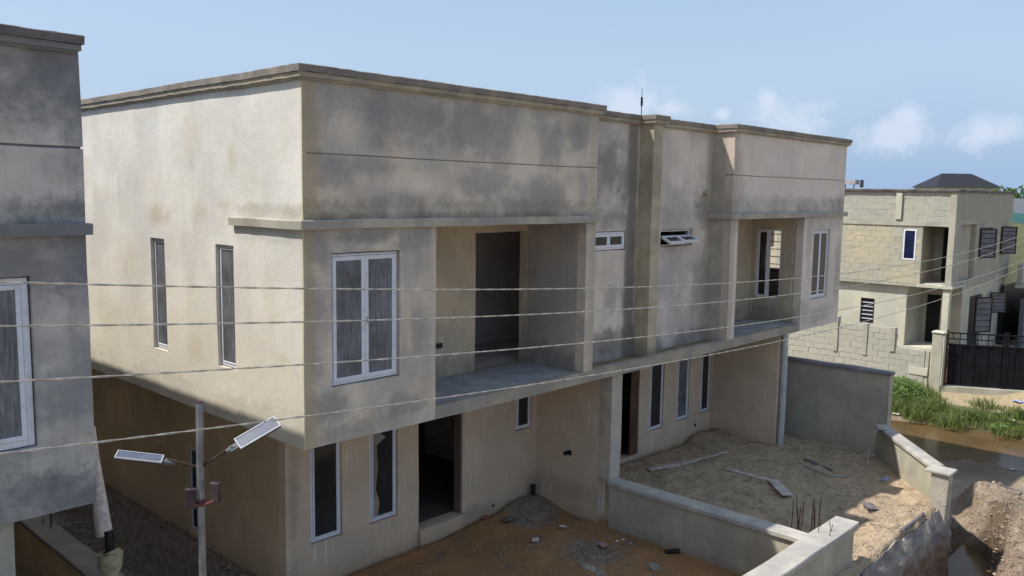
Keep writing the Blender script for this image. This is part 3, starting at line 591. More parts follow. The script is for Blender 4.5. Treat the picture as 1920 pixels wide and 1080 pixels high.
# ledges
LP = [(-0.02, 5.935), (0.085, 5.935), (0.09, 6.045), (0.075, 6.06), (-0.02, 6.06)]
sweep('ledge', H, M['ledge'], [(0, 1.82), (0, 0), (6.30, 0)], LP)
sweep('ledge', H, M['ledge'], [(11.25, 0.55), (11.25, 0), (17.5, 0), (17.5, 1.2)], LP)
# floor and ceiling slabs, roof
def slab(name, mat, x0, x1, y0, y1, z0, z1, st=0.5):
    b = MB()
    xs = cuts(x0, x1, [], st); ys = cuts(y0, y1, [], st)
    for i in range(len(xs)-1):
        for j in range(len(ys)-1):
            for z in (z0, z1): b.face([(xs[i],ys[j],z),(xs[i+1],ys[j],z),(xs[i+1],ys[j+1],z),(xs[i],ys[j+1],z)])
    for i in range(len(xs)-1):
        for y in (y0, y1): b.face([(xs[i],y,z0),(xs[i+1],y,z0),(xs[i+1],y,z1),(xs[i],y,z1)])
    for j in range(len(ys)-1):
        for x in (x0, x1): b.face([(x,ys[j],z0),(x,ys[j+1],z0),(x,ys[j+1],z1),(x,ys[j],z1)])
    return b.build(name, mat, H, wobble=0.01, smooth=True)
slab('floor_slab', M['interior'], 0.2, 17.3, 1.66, 11.0, 2.97, 3.13, 1.0)
slab('balcony_floor', M['slab'], 2.325, 5.975, 0.17, 1.655, 3.0, 3.15)
slab('balcony_floor', M['slab'], 11.585, 15.04, 0.17, 1.655, 3.0, 3.15)
slab('slab_edge', M['beam'], 2.322, 11.25, 0.0, 0.165, 2.95, 3.155, 0.4); slab('slab_edge', M['beam'], 11.252, 15.048, 0.0, 0.165, 2.95, 3.15, 0.4)
slab('dirty_ledge', M['dirt_ledge'], 6.252, 11.248, 0.168, 0.56, 2.96, 3.098, 0.4)
slab('soffit', M['ground'], 0.2, 2.31, 0.2, 1.655, 2.97, 3.1, 0.8); slab('soffit', M['ground'], 6.3, 11.5, 0.57, 1.655, 2.96, 3.09, 0.8); slab('soffit', M['ground'], 15.1, 17.28, 0.2, 1.655, 2.96, 3.09, 0.8)
slab('ceiling_slab', M['interior'], 0.2, 17.3, 0.71, 10.98, 5.95, 6.09, 1.0); slab('ceiling_slab', M['balcony'], 2.3, 6.04, 0.21, 0.70, 5.95, 6.08, 1.0); slab('ceiling_slab', M['balcony'], 11.5, 15.2, 0.21, 0.70, 5.95, 6.08, 1.0)
slab('roof', M['coping_roof'], 0.21, 17.29, 0.72, 10.98, 7.3, 7.42, 1.0)  # unseen flat roof added to block light
# balcony rooms
wf('balcony_back_wall', H, M['balcony'], 'x', 1.45, T, 2.12, 6.04, 3.155, 5.945, holes=((4.57, 5.97, 3.156, 5.72),))
wf('balcony_side_wall', H, M['balcony_side'], 'y', 5.98, 0.067, 0.203, 1.45, 3.155, 5.945)
wf('inner_wall', H, M['balcony'], 'y', 2.12, T, 0.203, 1.45, 3.155, 5.945)
wf('balcony_back_wall', H, M['balcony'], 'x', 1.45, T, 11.45, 15.04, 3.155, 5.945, holes=((11.9, 13.1, 3.156, 5.72),))
wf('balcony_side_wall', H, M['balcony'], 'y', 15.05, 0.15, 0.203, 1.64, 3.155, 5.945, holes=((0.60, 1.34, 3.72, 5.6),))
wf('inner_wall', H, M['balcony'], 'y', 11.38, T, 0.203, 1.45, 3.155, 5.93)
wf('room_wall', H, M['interior'], 'x', 3.5, 0.15, 3.73, 8.69, 3.14, 5.94, step=1.0); wf('room_wall', H, M['interior'], 'x', 4.6, 0.15, 8.87, 14.4, 3.14, 5.94, step=1.0); wf('room_wall', H, M['interior'], 'y', 8.7, 0.15, 0.72, 4.6, 3.14, 5.94, step=1.0)
wf('room_wall', H, M['interior'], 'y', 3.6, 0.12, 1.66, 4.58, 3.14, 5.94, step=1.0); wf('room_wall', H, M['interior'], 'x', 3.6, 0.12, 14.5, 17.28, 3.14, 5.94, step=1.0)
# ground floor
wf('ground_front_wall', H, M['ground'], 'x', 2.0, T, 0.9, 6.96, -0.6, 2.96, holes=((1.36, 1.99, 0.60, 2.36), (2.57, 3.20, 0.61, 2.36), (3.69, 4.80, 0.21, 2.42), (6.31, 6.80, 1.55, 2.40)))
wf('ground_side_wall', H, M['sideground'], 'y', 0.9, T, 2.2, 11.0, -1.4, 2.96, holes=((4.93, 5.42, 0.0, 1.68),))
wf('party_wall', H, M['ground'], 'y', 6.96, 0.22, 0.32, 10.9, -0.6, 2.945)
wf('ground_front_wall', H, M['ground'], 'x', 2.0, T, 7.19, 14.16, -0.6, 2.96, holes=((10.01, 10.73, 0.12, 2.42), (11.18, 11.80, 0.58, 2.36), (12.42, 13.02, 0.60, 2.36), (13.6, 14.10, 0.60, 2.36)))
wf('ground_end_wall', H, M['ground'], 'y', 14.17, T, 0.12, 11.0, -0.6, 2.955)
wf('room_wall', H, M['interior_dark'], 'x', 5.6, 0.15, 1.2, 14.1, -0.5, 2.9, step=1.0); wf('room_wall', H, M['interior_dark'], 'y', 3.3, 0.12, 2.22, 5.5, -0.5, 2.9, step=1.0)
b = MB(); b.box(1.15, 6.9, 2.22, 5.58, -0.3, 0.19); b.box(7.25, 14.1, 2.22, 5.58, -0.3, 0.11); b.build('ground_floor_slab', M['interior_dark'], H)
# pale column at the yard divide and pipe at the end wall
wf('front_column', H, M['column'], 'x', 0.04, 0.278, 6.94, 7.27, 0.83, 2.945, step=0.3)
b = MB(); b.tube([(14.31, 0.02, -0.2), (14.33, 0.015, 1.2), (14.30, 0.02, 2.94)], 0.082, 12); b.build('drain_pipe', M['pvc'], H, smooth=True)
b = MB(); b.box(3.68, 4.82, 1.92, 1.998, -0.2, 0.208); b.build('door_step', M['ground'], H, wobble=0.01, bevel=0.01)
b = MB(); b.box(4.755, 4.797, 2.02, 2.19, 0.22, 2.41); b.box(3.70, 4.755, 2.02, 2.19, 2.36, 2.41); b.build('door_lining', M['interior_dark'], H)
b = MB(); b.box(10.42, 10.725, 2.03, 2.07, 0.13, 2.40); b.build('door_leaf', M['wood_brown'], H, bevel=0.004)
# windows
w = window(H, 'x', 0, 0.44, 1.62, 3.75, 5.59, 2, frame=0.04, glass='glass_dusty', rec=0.06, leaf_frame=0.06)
film(w, 'x', 0.052, [(0.50, 5.45), (0.56, 5.46), (0.60, 5.30), (0.545, 5.12), (0.60, 4.98), (0.53, 4.9), (0.50, 4.6)])
w = window(H, 'y', 0, 4.11, 4.61, 3.75, 5.61, 1, glass='glass_side', rec=0.055, leaf_frame=0.022, frame=0.05)
w = window(H, 'y', 0, 1.85, 2.37, 3.77, 5.62, 1, glass='glass_side', rec=0.055, leaf_frame=0.022, frame=0.05)
w = window(H, 'x', 0.56, 6.86, 7.95, 5.35, 5.71, 2, mat='upvc_bright', rec=0.02, frame=0.045, leaf_frame=0.05, bars=2)
def tophung(o, k, a0, a1, z0, z1, y):
    c = Vector(((a0+a1)/2, y, z1-0.015)); o.matrix_basis = Matrix.Translation((0, -.05, -.085)) @ Matrix.Translation(c) @ Matrix.Rotation(math.radians(-(62+4*k)), 4, 'X') @ Matrix.Translation(-c) 
w = window(H, 'x', 0.56, 9.25, 10.49, 5.35, 5.70, 2, mat='upvc_bright', rec=0.05, frame=0.035, leaf_frame=0.05, open_leaf=tophung, bars=2)
w = window(H, 'x', 0, 15.67, 16.69, 3.74, 5.59, 2, rec=0.06, frame=0.05, leaf_frame=0.05)
w = window(H, 'x', 2.0, 1.37, 1.98, 0.61, 2.35, 1, rec=0.03, leaf_frame=0.03)
film(w, 'x', 2.05, [(1.47, 2.27), (1.52, 2.27), (1.62, 1.5), (1.72, 0.7), (1.50, 0.7), (1.60, 1.2)])
w = window(H, 'x', 2.0, 2.58, 3.19, 0.62, 2.35, 1, rec=0.03, leaf_frame=0.03)
film(w, 'x', 2.022, [(2.66, 2.26), (2.78, 2.27), (2.88, 2.16), (2.95, 2.12), (2.74, 2.0), (2.77, 1.6), (2.72, 1.2), (2.80, 0.95), (2.76, 0.7), (2.66, 0.7)])
window(H, 'x', 2.0, 6.32, 6.79, 1.56, 2.39, 1, rec=0.03, leaf_frame=0.03)
for a, c, d in ((11.19, 11.79, .59), (12.43, 13.01, .61), (13.61, 14.09, .61)): window(H, 'x', 2.0, a, c, d, 2.35, 1, rec=0.03, leaf_frame=0.03, glass='glass' if a < 12 or a > 13 else 'glass_dusty')
w = window(H, 'y', 0.9, 4.94, 5.41, 0.01, 1.67, 1, rec=0.05, leaf_frame=0.03)
# balcony side window: one casement shut, the other half open with burglar bars
b = MB(); X0 = 15.09
for a0, a1, c0, c1 in ((0.61, 0.65, 3.73, 5.59), (1.29, 1.33, 3.73, 5.59), (0.95, 1.0, 3.77, 5.55), (0.65, 1.29, 3.73, 3.77), (0.65, 1.29, 5.55, 5.59)): b.box(X0, X0+.05, a0, a1, c0, c1)
fr = b.build('window', M['upvc_bright'], H)
b = MB(); 
for a0, a1, c0, c1 in ((1.005, 1.045, 3.775, 5.545), (1.245, 1.285, 3.775, 5.545), (1.045, 1.245, 3.775, 3.815), (1.045, 1.245, 5.505, 5.545)): b.box(X0-.012, X0+.035, a0, a1, c0, c1)
b.build('sash', M['upvc_bright'], fr); b = MB(); b.box(X0+.01, X0+.016, 1.043, 1.247, 3.813, 5.507); b.build('pane', M['glass'], fr)
for i in range(9):
    z = 3.85 + i*0.2; b = MB(); b.box(X0+.07, X0+.083, 0.6, 1.34, z, z+.02); b.build('burglar_bar', M['bars'], fr)
# wall furniture
b = MB(); b.box(3.62, 3.76, 1.43, 1.449, 3.70, 3.79); b.build('socket_box', M['black'], H, bevel=.003)
b = MB(); b.box(6.925, 6.958, 1.03, 1.13, 1.13, 1.22); b.box(6.925, 6.958, 1.15, 1.22, 1.10, 1.17); b.build('socket_box', M['black'], H)
b = MB(); b.box(13.33, 13.38, 1.97, 1.998, 0.31, 0.38); b.build('socket_box', M['black'], H)
b = MB(); b.tube([(10.95, 0.57, 6.52), (10.95, 0.42, 6.49)], 0.065, 12); b.build('rainwater_spout', M['drip'], H, smooth=True)
b = MB(); b.tube([(5.66, 1.985, 0.14), (5.66, 2.0, 0.14)], 0.03, 8); b.build('hole_shade_disc', M['black'], H)  # black disc stands for the dark inside a pipe hole

# ------------------------------------------------------------------ neighbouring house (left)
N = thing('neighbouring_house', 'dark stained grey cement house at the left edge with a tall white-framed window', 'house', (0,0,0))
wall('parapet_wall', N, M['left'], 'x', 0, T, -10, -2.72, 6.88, 7.88); wall('parapet_wall', N, M['left'], 'x', 0, T, -10, -2.72, 5.93, 6.853)
wall('groove_strip', N, M['leftledge'], 'x', 0.018, 0.15, -9.9, -2.74, 6.852, 6.881)
wall('front_wall', N, M['left'], 'x', 0.003, T, -10, -2.72, 2.94, 5.93, holes=((-4.5, -3.29, 3.70, 5.52),))
wall('side_wall', N, M['left'], 'y', -2.92, T, 0.2, 19.0, 2.94, 7.88, step=1.0); wall('side_wall', N, M['left'], 'y', -10, T, 0.2, 19.0, 2.94, 7.88, step=1.0)  # unseen depth drawn out so the passage wall stays in shade
wall('rear_wall', N, M['left'], 'x', 19, T, -10, -2.72, -1, 7.88, step=1.0)
coping(N, [(-10, 19), (-10, 0), (-2.79, 0), (-2.79, 19)], M['left_coping'], M['leftledge'], z=7.87)
sweep('ledge', N, M['leftledge'], [(-10, 0), (-2.76, 0), (-2.76, 1.8)], LP)
wall('ground_wall', N, M['leftlow'], 'x', 0.12, T, -10, -3.53, -1.2, 2.93); wall('ground_side_wall', N, M['leftlow'], 'y', -3.73, T, 0.32, 19, -1.2, 2.93, step=1.0)
b = MB(); b.box(-9.8, -2.93, 0.21, 18.9, 2.96, 3.1); b.box(-9.8, -2.93, 0.21, 18.9, 5.95, 6.1); b.box(-9.8, -2.93, 0.21, 18.9, 7.3, 7.4); b.build('floor_slab', M['interior'], N)
wall('room_wall', N, M['interior'], 'x', 2.2, .12, -9.8, -2.93, 3.11, 5.94, step=1.0)
w = window(N, 'x', 0, -4.49, -3.30, 3.71, 5.51, 2, frame=0.075, glass='glass_dusty', rec=0.05, leaf_frame=0.05)
# slanting splashed downpipe of the neighbour, black joint, pale bell
N2 = thing('drain_pipe', 'pale plaster-splashed pipe slanting down to a cream pipe bell between the two houses', 'pipe', (-1.9, 1.9, -0.6))
def cp(px, py, d): return CPOS + RIGHT*((px-960)/1595*d) + DOWN*((py-540)/1595*d) + FWD*d
def child(o, root):
    o.parent = root; o.matrix_parent_inverse = Matrix.Translation(root.location).inverted(); return o
b = MB(); b.tube([cp(171, 800, 11.6), cp(178, 870, 11.6), cp(186, 935, 11.6), cp(196, 1003, 11.6)], [.05, .07, .095, .11], 12)
child(b.build('splashed_pipe', M['whitepipe'], smooth=True), N2)
b = MB(); b.tube([cp(204, 995, 11.55), cp(207, 1042, 11.55)], .062, 12); child(b.build('black_joint', M['black'], smooth=True), N2)
b = MB(); b.tube([cp(207, 1034, 11.5), cp(208, 1036, 11.5), cp(208, 1062, 11.5), cp(209, 1072, 11.5), cp(212, 1190, 11.5)], [.12, .165, .155, .115, .115], 16); child(b.build('pipe_bell', M['bell'], smooth=True, wobble=.02), N2)

# ------------------------------------------------------------------ yard walls
def wallthing(name, label, cat='wall'): return thing(name, label, cat)
A = wallthing('divider_wall', 'low grey wall with cement coping dividing the flooded left yard from the sandy right yard')
wall('wall_body', A, M['yardwall'], 'y', 6.93, 0.24, -3.93, 0.03, -0.8, 0.76, step=0.3)
b = MB()
for i in range(12):
    y0 = -3.9+i*0.33; b.box(6.87, 7.22, y0, y0+0.33, 0.762, 0.835)
cb = MB()
def copbar(path, w0, w1, z0, z1, name, parent, mat, z_end=None):
    return sweep(name, parent, mat, path, [(-w1, z0), (w0, z0), (w0, z1-.012), (w0-.015, z1), (-w1+.015, z1), (-w1, z1-.012)], step=0.25, rough=0.008)
copbar([(6.87, -3.93), (6.87, 0.03)][::-1], 0.0, 0.36, 0.762, 0.84, 'coping', A, M['coping'])
B = wallthing('front_wall', 'grey front boundary wall with broad pale sunlit coping at the bottom of the picture')
wall('wall_body', B, M['yardwall'], 'x', -4.27, 0.27, 0.2, 8.25, -1.6, 0.765, step=0.3)
copbar([(0.2, -4.33), (8.30, -4.33)], 0.0, 0.42, 0.766, 0.85, 'coping', B, M['coping'])
Cw = wallthing('side_boundary_wall', 'tall dark rendered side wall with grey coping beyond the right yard')
wall('wall_body', Cw, M['yardwall'], 'y', 15.55, 0.22, -2.2, 11, -1.6, 2.02, step=0.5)
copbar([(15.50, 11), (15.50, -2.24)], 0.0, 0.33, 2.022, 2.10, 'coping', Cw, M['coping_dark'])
wall('end_pier', Cw, M['yardwall'], 'x', -2.215, 0.012, 15.53, 15.80, -1.6, 2.02)
D = wallthing('corner_wall', 'low half-sunlit boundary wall with coping running diagonally to the rough corner pillar')
def rotwall(parent, p, q, t, z0, z1, mat, cmat):
    L = math.hypot(q[0]-p[0], q[1]-p[1]); ang = math.atan2(q[1]-p[1], q[0]-p[0]); b = MB(); Mx = Matrix.Translation((p[0], p[1], 0)) @ Matrix.Rotation(ang, 4, 'Z')
    for i in range(10): b.box(L*i/10, L*(i+1)/10, -t/2, t/2, z0, z1, Mx) if False else None
    n = 10; 
    for i in range(n+1):
        for (yy, zz) in ((-t/2, z0), (t/2, z0), (t/2, z1), (-t/2, z1)): b.v.append(tuple(Mx @ Vector((L*i/n, yy, zz))))
    for i in range(n):
        for k in range(4): a = i*4; b.f.append([a+k, a+(k+1) % 4, a+4+(k+1) % 4, a+4+k])
    b.f.append([0,1,2,3]); b.f.append([n*4+k for k in range(4)][::-1])
    b.build('wall_body', mat, parent, wobble=.015, smooth=True)
    sx, sy = math.sin(ang), -math.cos(ang)
    copbar([p, q], t/2+.05, t/2+.05, z1+.002, z1+.08, 'coping', parent, cmat)
rotwall(D, (15.2, -2.2), (12.75, -4.25), 0.22, -1.6, 0.76, M['yardwall_light'], M['coping'])
Pz = thing('corner_pillar', 'rough plastered corner pillar with pale cap beside the mud trench', 'pillar')
b = MB(); 
for k in range(8): z = -0.95+k*0.225; b.box(12.28, 12.72, -4.66, -4.24, z, z+0.225)
pb = wall('pillar_shaft', Pz, M['column'], 'x', -4.60, 0.32, 12.30, 12.62, -0.25, 0.80, step=0.12, wobble=0.03)
b = MB(); b.box(12.24, 12.70, -4.66, -4.16, 0.80, 0.862); b.build('pillar_cap', M['coping'], Pz, wobble=.015, bevel=.012)
# rough flaking render on the pillar
b = MB()
for i in range(170):
    if i % 5 < 3: p = (random.uniform(12.31, 12.61), -4.60, random.uniform(-0.2, 0.78)); q = (1, .35, 1.8)
    else: p = (12.30, random.uniform(-4.59, -4.3), random.uniform(-0.2, 0.78)); q = (.35, 1, 1.8)
    s_ = random.uniform(.008, .026); k0 = len(b.v)
    for v in ((1,0,0),(-1,0,0),(0,1,0),(0,-1,0),(0,0,1),(0,0,-1)): b.v.append(tuple(p[k]+v[k]*s_*q[k]*random.uniform(.6, 1.4) for k in range(3)))
    for f in ((0,2,4),(2,1,4),(1,3,4),(3,0,4),(2,0,5),(1,2,5),(3,1,5),(0,3,5)): b.f.append([k0+k for k in f])
o = b.build('flaking_render', M['column'], Pz, recalc=False); tag(o, kind='stuff')
F = thing('foundation_wall', 'broken concrete foundation edge under spilled sand between front wall and corner pillar', 'foundation')
def ragged(parent, name, x0, x1, y, t, zb, zt, mat, amp=0.06):
    nx_, nz_ = 110, 34; b = MB(); rings = []
    for i in range(nx_+1):
        x = x0+(x1-x0)*i/nx_; row = []; top = zt(x)+.05*mnoise.noise(Vector((x*3, 0, 1)))+.03*mnoise.noise(Vector((x*11, 0, 5)))
        b.v.append((x, y+t, top-.01)); row.append(len(b.v)-1)
        for k in range(nz_+1):
            f = k/nz_; z = top + (zb-top)*f
            p = Vector((x*1.6, z*1.9, 3)); n_ = mnoise.noise(p)*.09 + mnoise.noise(p*3.1)*.055 + mnoise.noise(p*8)*.025
            lip = .07*math.exp(-((z+.28)/.10)**2) + .10*max(0, min(1, (-.38-z)*6))*(.6+mnoise.noise(Vector((x*2.2, 9, 0))))
            rnd = .05*max(0, 1-f*14)
            b.v.append((x+.02*mnoise.noise(p*6), y + rnd - n_*min(1, f*12+.25) - lip, z)); row.append(len(b.v)-1)
        rings.append(row)
    for a, c in zip(rings, rings[1:]):
        for k in range(len(a)-1): b.f.append([a[k], a[k+1], c[k+1], c[k]])
    return b.build(name, mat, parent, smooth=True)
ragged(F, 'broken_edge', 8.22, 12.74, -4.52, 0.10, -2.0, lambda x: 0.03 + 0.04*math.sin(x*2.1), M['foundation'])
# passage wall between the houses
Gp = wallthing('passage_wall', 'low wall with brown dusty coping in the shaded passage between the two houses')
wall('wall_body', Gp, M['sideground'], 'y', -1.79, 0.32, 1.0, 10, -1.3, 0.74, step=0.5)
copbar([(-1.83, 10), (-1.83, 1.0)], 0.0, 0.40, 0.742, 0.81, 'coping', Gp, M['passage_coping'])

def rods(name, label, pts, r=0.007, mat='rust', cat='rebar'):
    t = thing(name, label, cat, tuple(pts[0][0]))
    for p, q, bend in pts:
        p, q = Vector(p), Vector(q); mid = (p+q)/2 + Vector((bend, -bend*.5, 0)); b = MB(); b.tube([p, mid, q], r, 5); child(b.build('steel_rod', M[mat]), t)
    return t
random.seed(3)
pts = []
for k in range(10):
    x = 9.15 + random.uniform(-.28, .28); y = -3.0 + random.uniform(-.22, .22); pts.append(((x, y, -0.25), (x+random.uniform(-.06, .06), y+random.uniform(-.06, .06), random.uniform(.25, .75)), random.uniform(-.03, .03)))
rods('starter_bars', 'clump of tall thin rusty rods standing in the dark pit behind the divider wall', pts, .008)
pts = []
for k in range(5):
    x = 7.35 + random.uniform(-.15, .35); y = -4.1 + random.uniform(-.12, .15); pts.append(((x, y, .82), (x+random.uniform(-.03, .03), y+random.uniform(-.03, .03), .84+random.uniform(.08, .26)), random.uniform(-.01, .01)))
rods('starter_bars', 'short rusty rods sticking up from the sunlit coping where the two low walls meet', pts, .006)
pts = []
for k in range(4):
    x = -1.62 + k*.05; y = 5.3+random.uniform(-.1, .25); pts.append(((x, y, .79), (x+.01, y, 1.02+random.uniform(0, .06)), 0))
rods('starter_bars', 'four thin rods standing on the passage wall under the neighbouring house', pts, .008)

# ------------------------------------------------------------------ solar street lamp
L = thing('street_lamp', 'twin-headed solar street lamp on a galvanised pole in front of the shaded passage', 'street lamp', (-3.04, -3.15, gz(-3.04, -3.15)))
top = Vector((-3.024, -3.117, 4.70)); j = Vector((-3.045, -3.14, 4.16)); foot = Vector((-3.07, -3.17, -1.2))
b = MB(); b.tube([foot, j, top], 0.031, 14); child(b.build('pole', M['steel'], smooth=True), L)
b = MB(); b.tube([top, top+Vector((0,0,.008))], 0.033, 12); child(b.build('pole_cap', M['darkrust'], smooth=True), L)
rgt = RIGHT; dn = DOWN; fw = FWD
def lampside(root, Lc, Wc, hl, hw):
    # Lc, Wc in camera-aligned right/down/forward metres
    Lv = (rgt*Lc[0]+dn*Lc[1]+fw*Lc[2]); Wv = (rgt*Wc[0]+dn*Wc[1]+fw*Wc[2]); Lv.normalize(); Wv = (Wv - Lv*Wv.dot(Lv)).normalized(); Nv = Lv.cross(Wv)
    if Nv.z < 0: Nv = -Nv
    b = MB(); b.tube([j, j + (root-j)*.5, root], .0115, 8); child(b.build('lamp_arm', M['darkrust'], smooth=True), L)
    Mx = Matrix.Identity(4)
    for i in range(3): Mx[i][0] = Lv[i]; Mx[i][1] = Wv[i]; Mx[i][2] = Nv[i]; Mx[i][3] = root[i]
    b = MB(); f = .010
    b.box(.04+f, .04+hl-f, -hw/2+f, hw/2-f, -.0045, -.003); b.box(.04, .04+hl, -hw/2, -hw/2+f, -.005, .006); b.box(.04, .04+hl, hw/2-f, hw/2, -.005, .006); b.box(.04, .04+f, -hw/2+f, hw/2-f, -.005, .006); b.box(.04+hl-f, .04+hl, -hw/2+f, hw/2-f, -.005, .006)
    o = b.build('lamp_head', M['alum']); o.matrix_world = Mx; child(o, L)
    b = MB(); b.box(.043, .037+hl, -hw/2+.004, hw/2-.004, -.022, -.0055); p = b.build('lamp_body', M['boxmaroon']); p.parent = o
    b = MB(); b.box(.04+f+.001, .04+hl-f-.001, -hw/2+f+.001, hw/2-f-.001, -.004, .001); p = b.build('solar_panel', M['solar']); p.parent = o
    b = MB(); b.box(-.03, .06, -.03, .03, -.032, -.006); b.tube([(-.06, 0, -.02), (.02, 0, -.02)], .024, 10); p = b.build('bracket', M['bracketgrey']); p.parent = o
    b = MB(); b.box(.10, .04+hl*.9, -hw*.3, hw*.3, -.034, -.0225); p = b.build('light_strip', M['black']); p.parent = o
lampside(Vector((-2.862, -3.348, 4.342)), (.31, -.18, .17), (.088, .07, -.09), .37, .135)
lampside(Vector((-3.235, -2.969, 4.228)), (-.374, -.066, -.10), (.053, .06, -.19), .36, .13)
for c, s in (((-3.128, -3.134, 3.913), 1), ((-2.985, -3.275, 3.965), -1)):
    Mx = Matrix.Translation(Vector(c)) @ Matrix.Rotation(math.radians(-46 + 14*s), 4, 'Z')
    b = MB(); b.box(-.042, .042, -.02, .02, -.085, .085, Mx); b.tube([Mx @ Vector((0, 0, .085)), Mx @ Vector((.02, 0, .1))], .006, 5); child(b.build('junction_box', M['boxmaroon'], bevel=.005), L)
b = MB(); b.tube([(-3.13, -3.15, 3.86), (-3.055, -3.20, 3.855), (-3.0, -3.28, 3.9)], .011, 6); b.tube([Vector((-3.045, -3.155, 3.84)), Vector((-3.045, -3.155, 3.89))], .038, 12); child(b.build('red_clamp', M['redpaint'], smooth=True), L)

# ------------------------------------------------------------------ overhead cables
CW = {'top': (0.00344, -0.06528, 5.4975), 'second': (0.00352, -0.0630, 5.2414), 'third': (0.00313, -0.06481, 4.902), 'lowest': (0.00303, -0.0532, 4.5174)}
for (nm, (a, bb, c)), lab in zip(CW.items(), ('topmost of the four twisted overhead cables crossing in front of the houses', 'second overhead cable from the top, crossing both houses', 'third overhead cable from the top, passing below the tall white windows', 'lowest overhead cable, sagging past the street lamp head')):
    b = MB(); 
    for ph in (0, math.pi):
        pts = []
        x = -12.0; r = 0.0042
        while x < 30:
            st = 0.05 if x < 8 else 0.12
            z = a*x*x + bb*x + c
            th = ph + x*2*math.pi/0.42
            pts.append((x, -4.0 + r*math.cos(th), z + r*math.sin(th))); x += st
        b.tube(pts, 0.0039, 5)
    o = b.build('overhead_cable', M['wire'], smooth=True); tag(o, lab, 'cable', 'overhead cables strung along the road')

# ------------------------------------------------------------------ far blockwork house
def blockmesh(name, w, h, t, n=4):
    out = []
    for k in range(n):
        b = MB(); j = lambda: random.uniform(-.012, .012)
        b.box(0, w, 0, t, 0, h); b.v = [(x+j(), y+j()*.6, z+j()) for x, y, z in b.v]
        me = bpy.data.meshes.new(name); me.from_pydata(b.v, [], b.f); out.append(me)
    return out
def blocks(parent, mat, axis, plane, u0, u1, v0, v1, holes, bw, bh, joint=.009, t=.07, proud=.004, full=None, name='block'):
    """individual blocks laid in stretcher bond, standing a little proud of a mortar backing"""
    meshes = blockmesh(name, bw-joint, bh-joint, t); half = blockmesh(name, bw/2-joint, bh-joint, t)
    for q in meshes+half: q.materials.append(mat)
    rows = int(round((v1-v0)/bh)); cnt = 0
    for r in range(rows):
        z = v0 + r*bh; u = u0
        first = (r % 2 == 1)
        while u < u1-0.05:
            w = bw/2 if first else bw; first = False
            if u + w > u1+.02: 
                w = bw/2
                if u+w > u1+.02: break
            hit = any(u+w*.8 > h[0] and u+w*.2 < h[1] and z+bh*.7 > h[2] and z+bh*.3 < h[3] for h in holes)
            if full is not None and not full(u+w/2, z+bh/2): hit = True
            if not hit:
                me = random.choice(half if w < bw*.9 else meshes); o = bpy.data.objects.new(name, me); COL.objects.link(o); o.parent = parent
                pr = proud*random.uniform(.3, 1.6)
                if axis == 'y': o.matrix_local = Matrix.Translation((plane-pr, u+w-joint, z)) @ Matrix.Rotation(-math.pi/2, 4, 'Z')
                else: o.matrix_local = Matrix.Translation((u, plane-pr, z))
                cnt += 1
            u += w
    return cnt
def blocks_joined(parent, mat, axis, plane, u0, u1, v0, v1, holes, bw, bh, joint=.015, t=.05, proud=.008, name='blockwork'):
    b = MB(); rows = int(round((v1-v0)/bh))
    for r in range(rows):
        z = v0+r*bh; u = u0 - (bw/2 if r % 2 else 0)
        while u < u1:
            a0, a1 = max(u, u0), min(u+bw-joint, u1); pr = proud*random.uniform(.2, 1.6)
            if a1-a0 > .06 and not any(a1-.05 > h[0] and a0+.05 < h[1] and z+bh*.7 > h[2] and z+bh*.3 < h[3] for h in holes):
                if axis == 'x': b.box(a0, a1, plane-pr, plane+t, z, z+bh-joint)
                else: b.box(plane-pr, plane+t, a0, a1, z, z+bh-joint)
            u += bw
    o = b.build(name, mat, parent); tag(o, kind='stuff'); return o
FH = thing('block_house', 'unplastered two-storey blockwork house with pale ground floor behind the black gate', 'house')
fx, fy = 35.0, 2.1
ZB, ZT = 2.42, 6.86
# mortar backing walls with openings. side face (normal -X)
side_holes = ((3.66, 4.28, 3.62, 5.08),)
porch = (2.3, 3.42, 2.55, 5.32)
wall('upper_side_wall', FH, M['mortar'], 'y', fx, .2, fy, 10.5, ZB, 6.78, holes=side_holes+(porch,), wobble=.01)
nb = blocks(FH, M['block'], 'y', fx, 3.47, 8.3, 2.55, 5.20, side_holes, .46, .265)
nb += blocks(FH, M['block_grey'], 'y', fx, 3.47-.0, 8.3, 5.42, 6.76, ((4.38, 4.68, 5.5, 6.8),), .46, .265)
nb += blocks(FH, M['block_grey'], 'y', fx, 2.3, 3.45, 5.42, 6.76, (), .46, .265)
wall('tie_beam', FH, M['farplain'], 'y', fx-.05, .05, fy+.1, 8.6, 5.22, 5.40)
wall('lintel_post', FH, M['farwhite'], 'y', fx-.10, .10, 4.40, 4.66, 5.50, 6.72)
wall('corner_column', FH, M['farplain'], 'x', fy-.04, .26, fx-.06, fx+.20, 2.35, 6.78)
wall('upper_front_wall', FH, M['mortar'], 'x', fy, .2, fx+.2, 44.8, ZB, 6.78, holes=((36.0, 38.4, 2.7, 5.3), (38.95, 41.3, 3.65, 5.1), (42.7, 44.4, 3.7, 5.1)), wobble=.01)
blocks_joined(FH, M['block_shaded'], 'x', fy, 35.25, 44.75, 2.62, 6.70, ((35.2, 38.45, 2.5, 5.5), (38.9, 41.35, 3.6, 5.15), (42.65, 44.45, 3.65, 5.15)), .46, .265)
sweep('roof_edge', FH, M['roofedge'], [(fx, 10.5), (fx, fy), (44.8, fy), (44.8, 10)], [(-.1, 6.78), (.12, 6.78), (.14, 6.86), (.12, 6.90), (-.1, 6.90)], rough=.02)
b = MB(); b.box(fx+.2, 44.7, fy+.2, 10.4, 6.6, 6.7); b.box(fx+.2, 44.7, fy+.4, 10.4, 2.45, 2.6); b.build('floor_slab', M['interior'], FH)
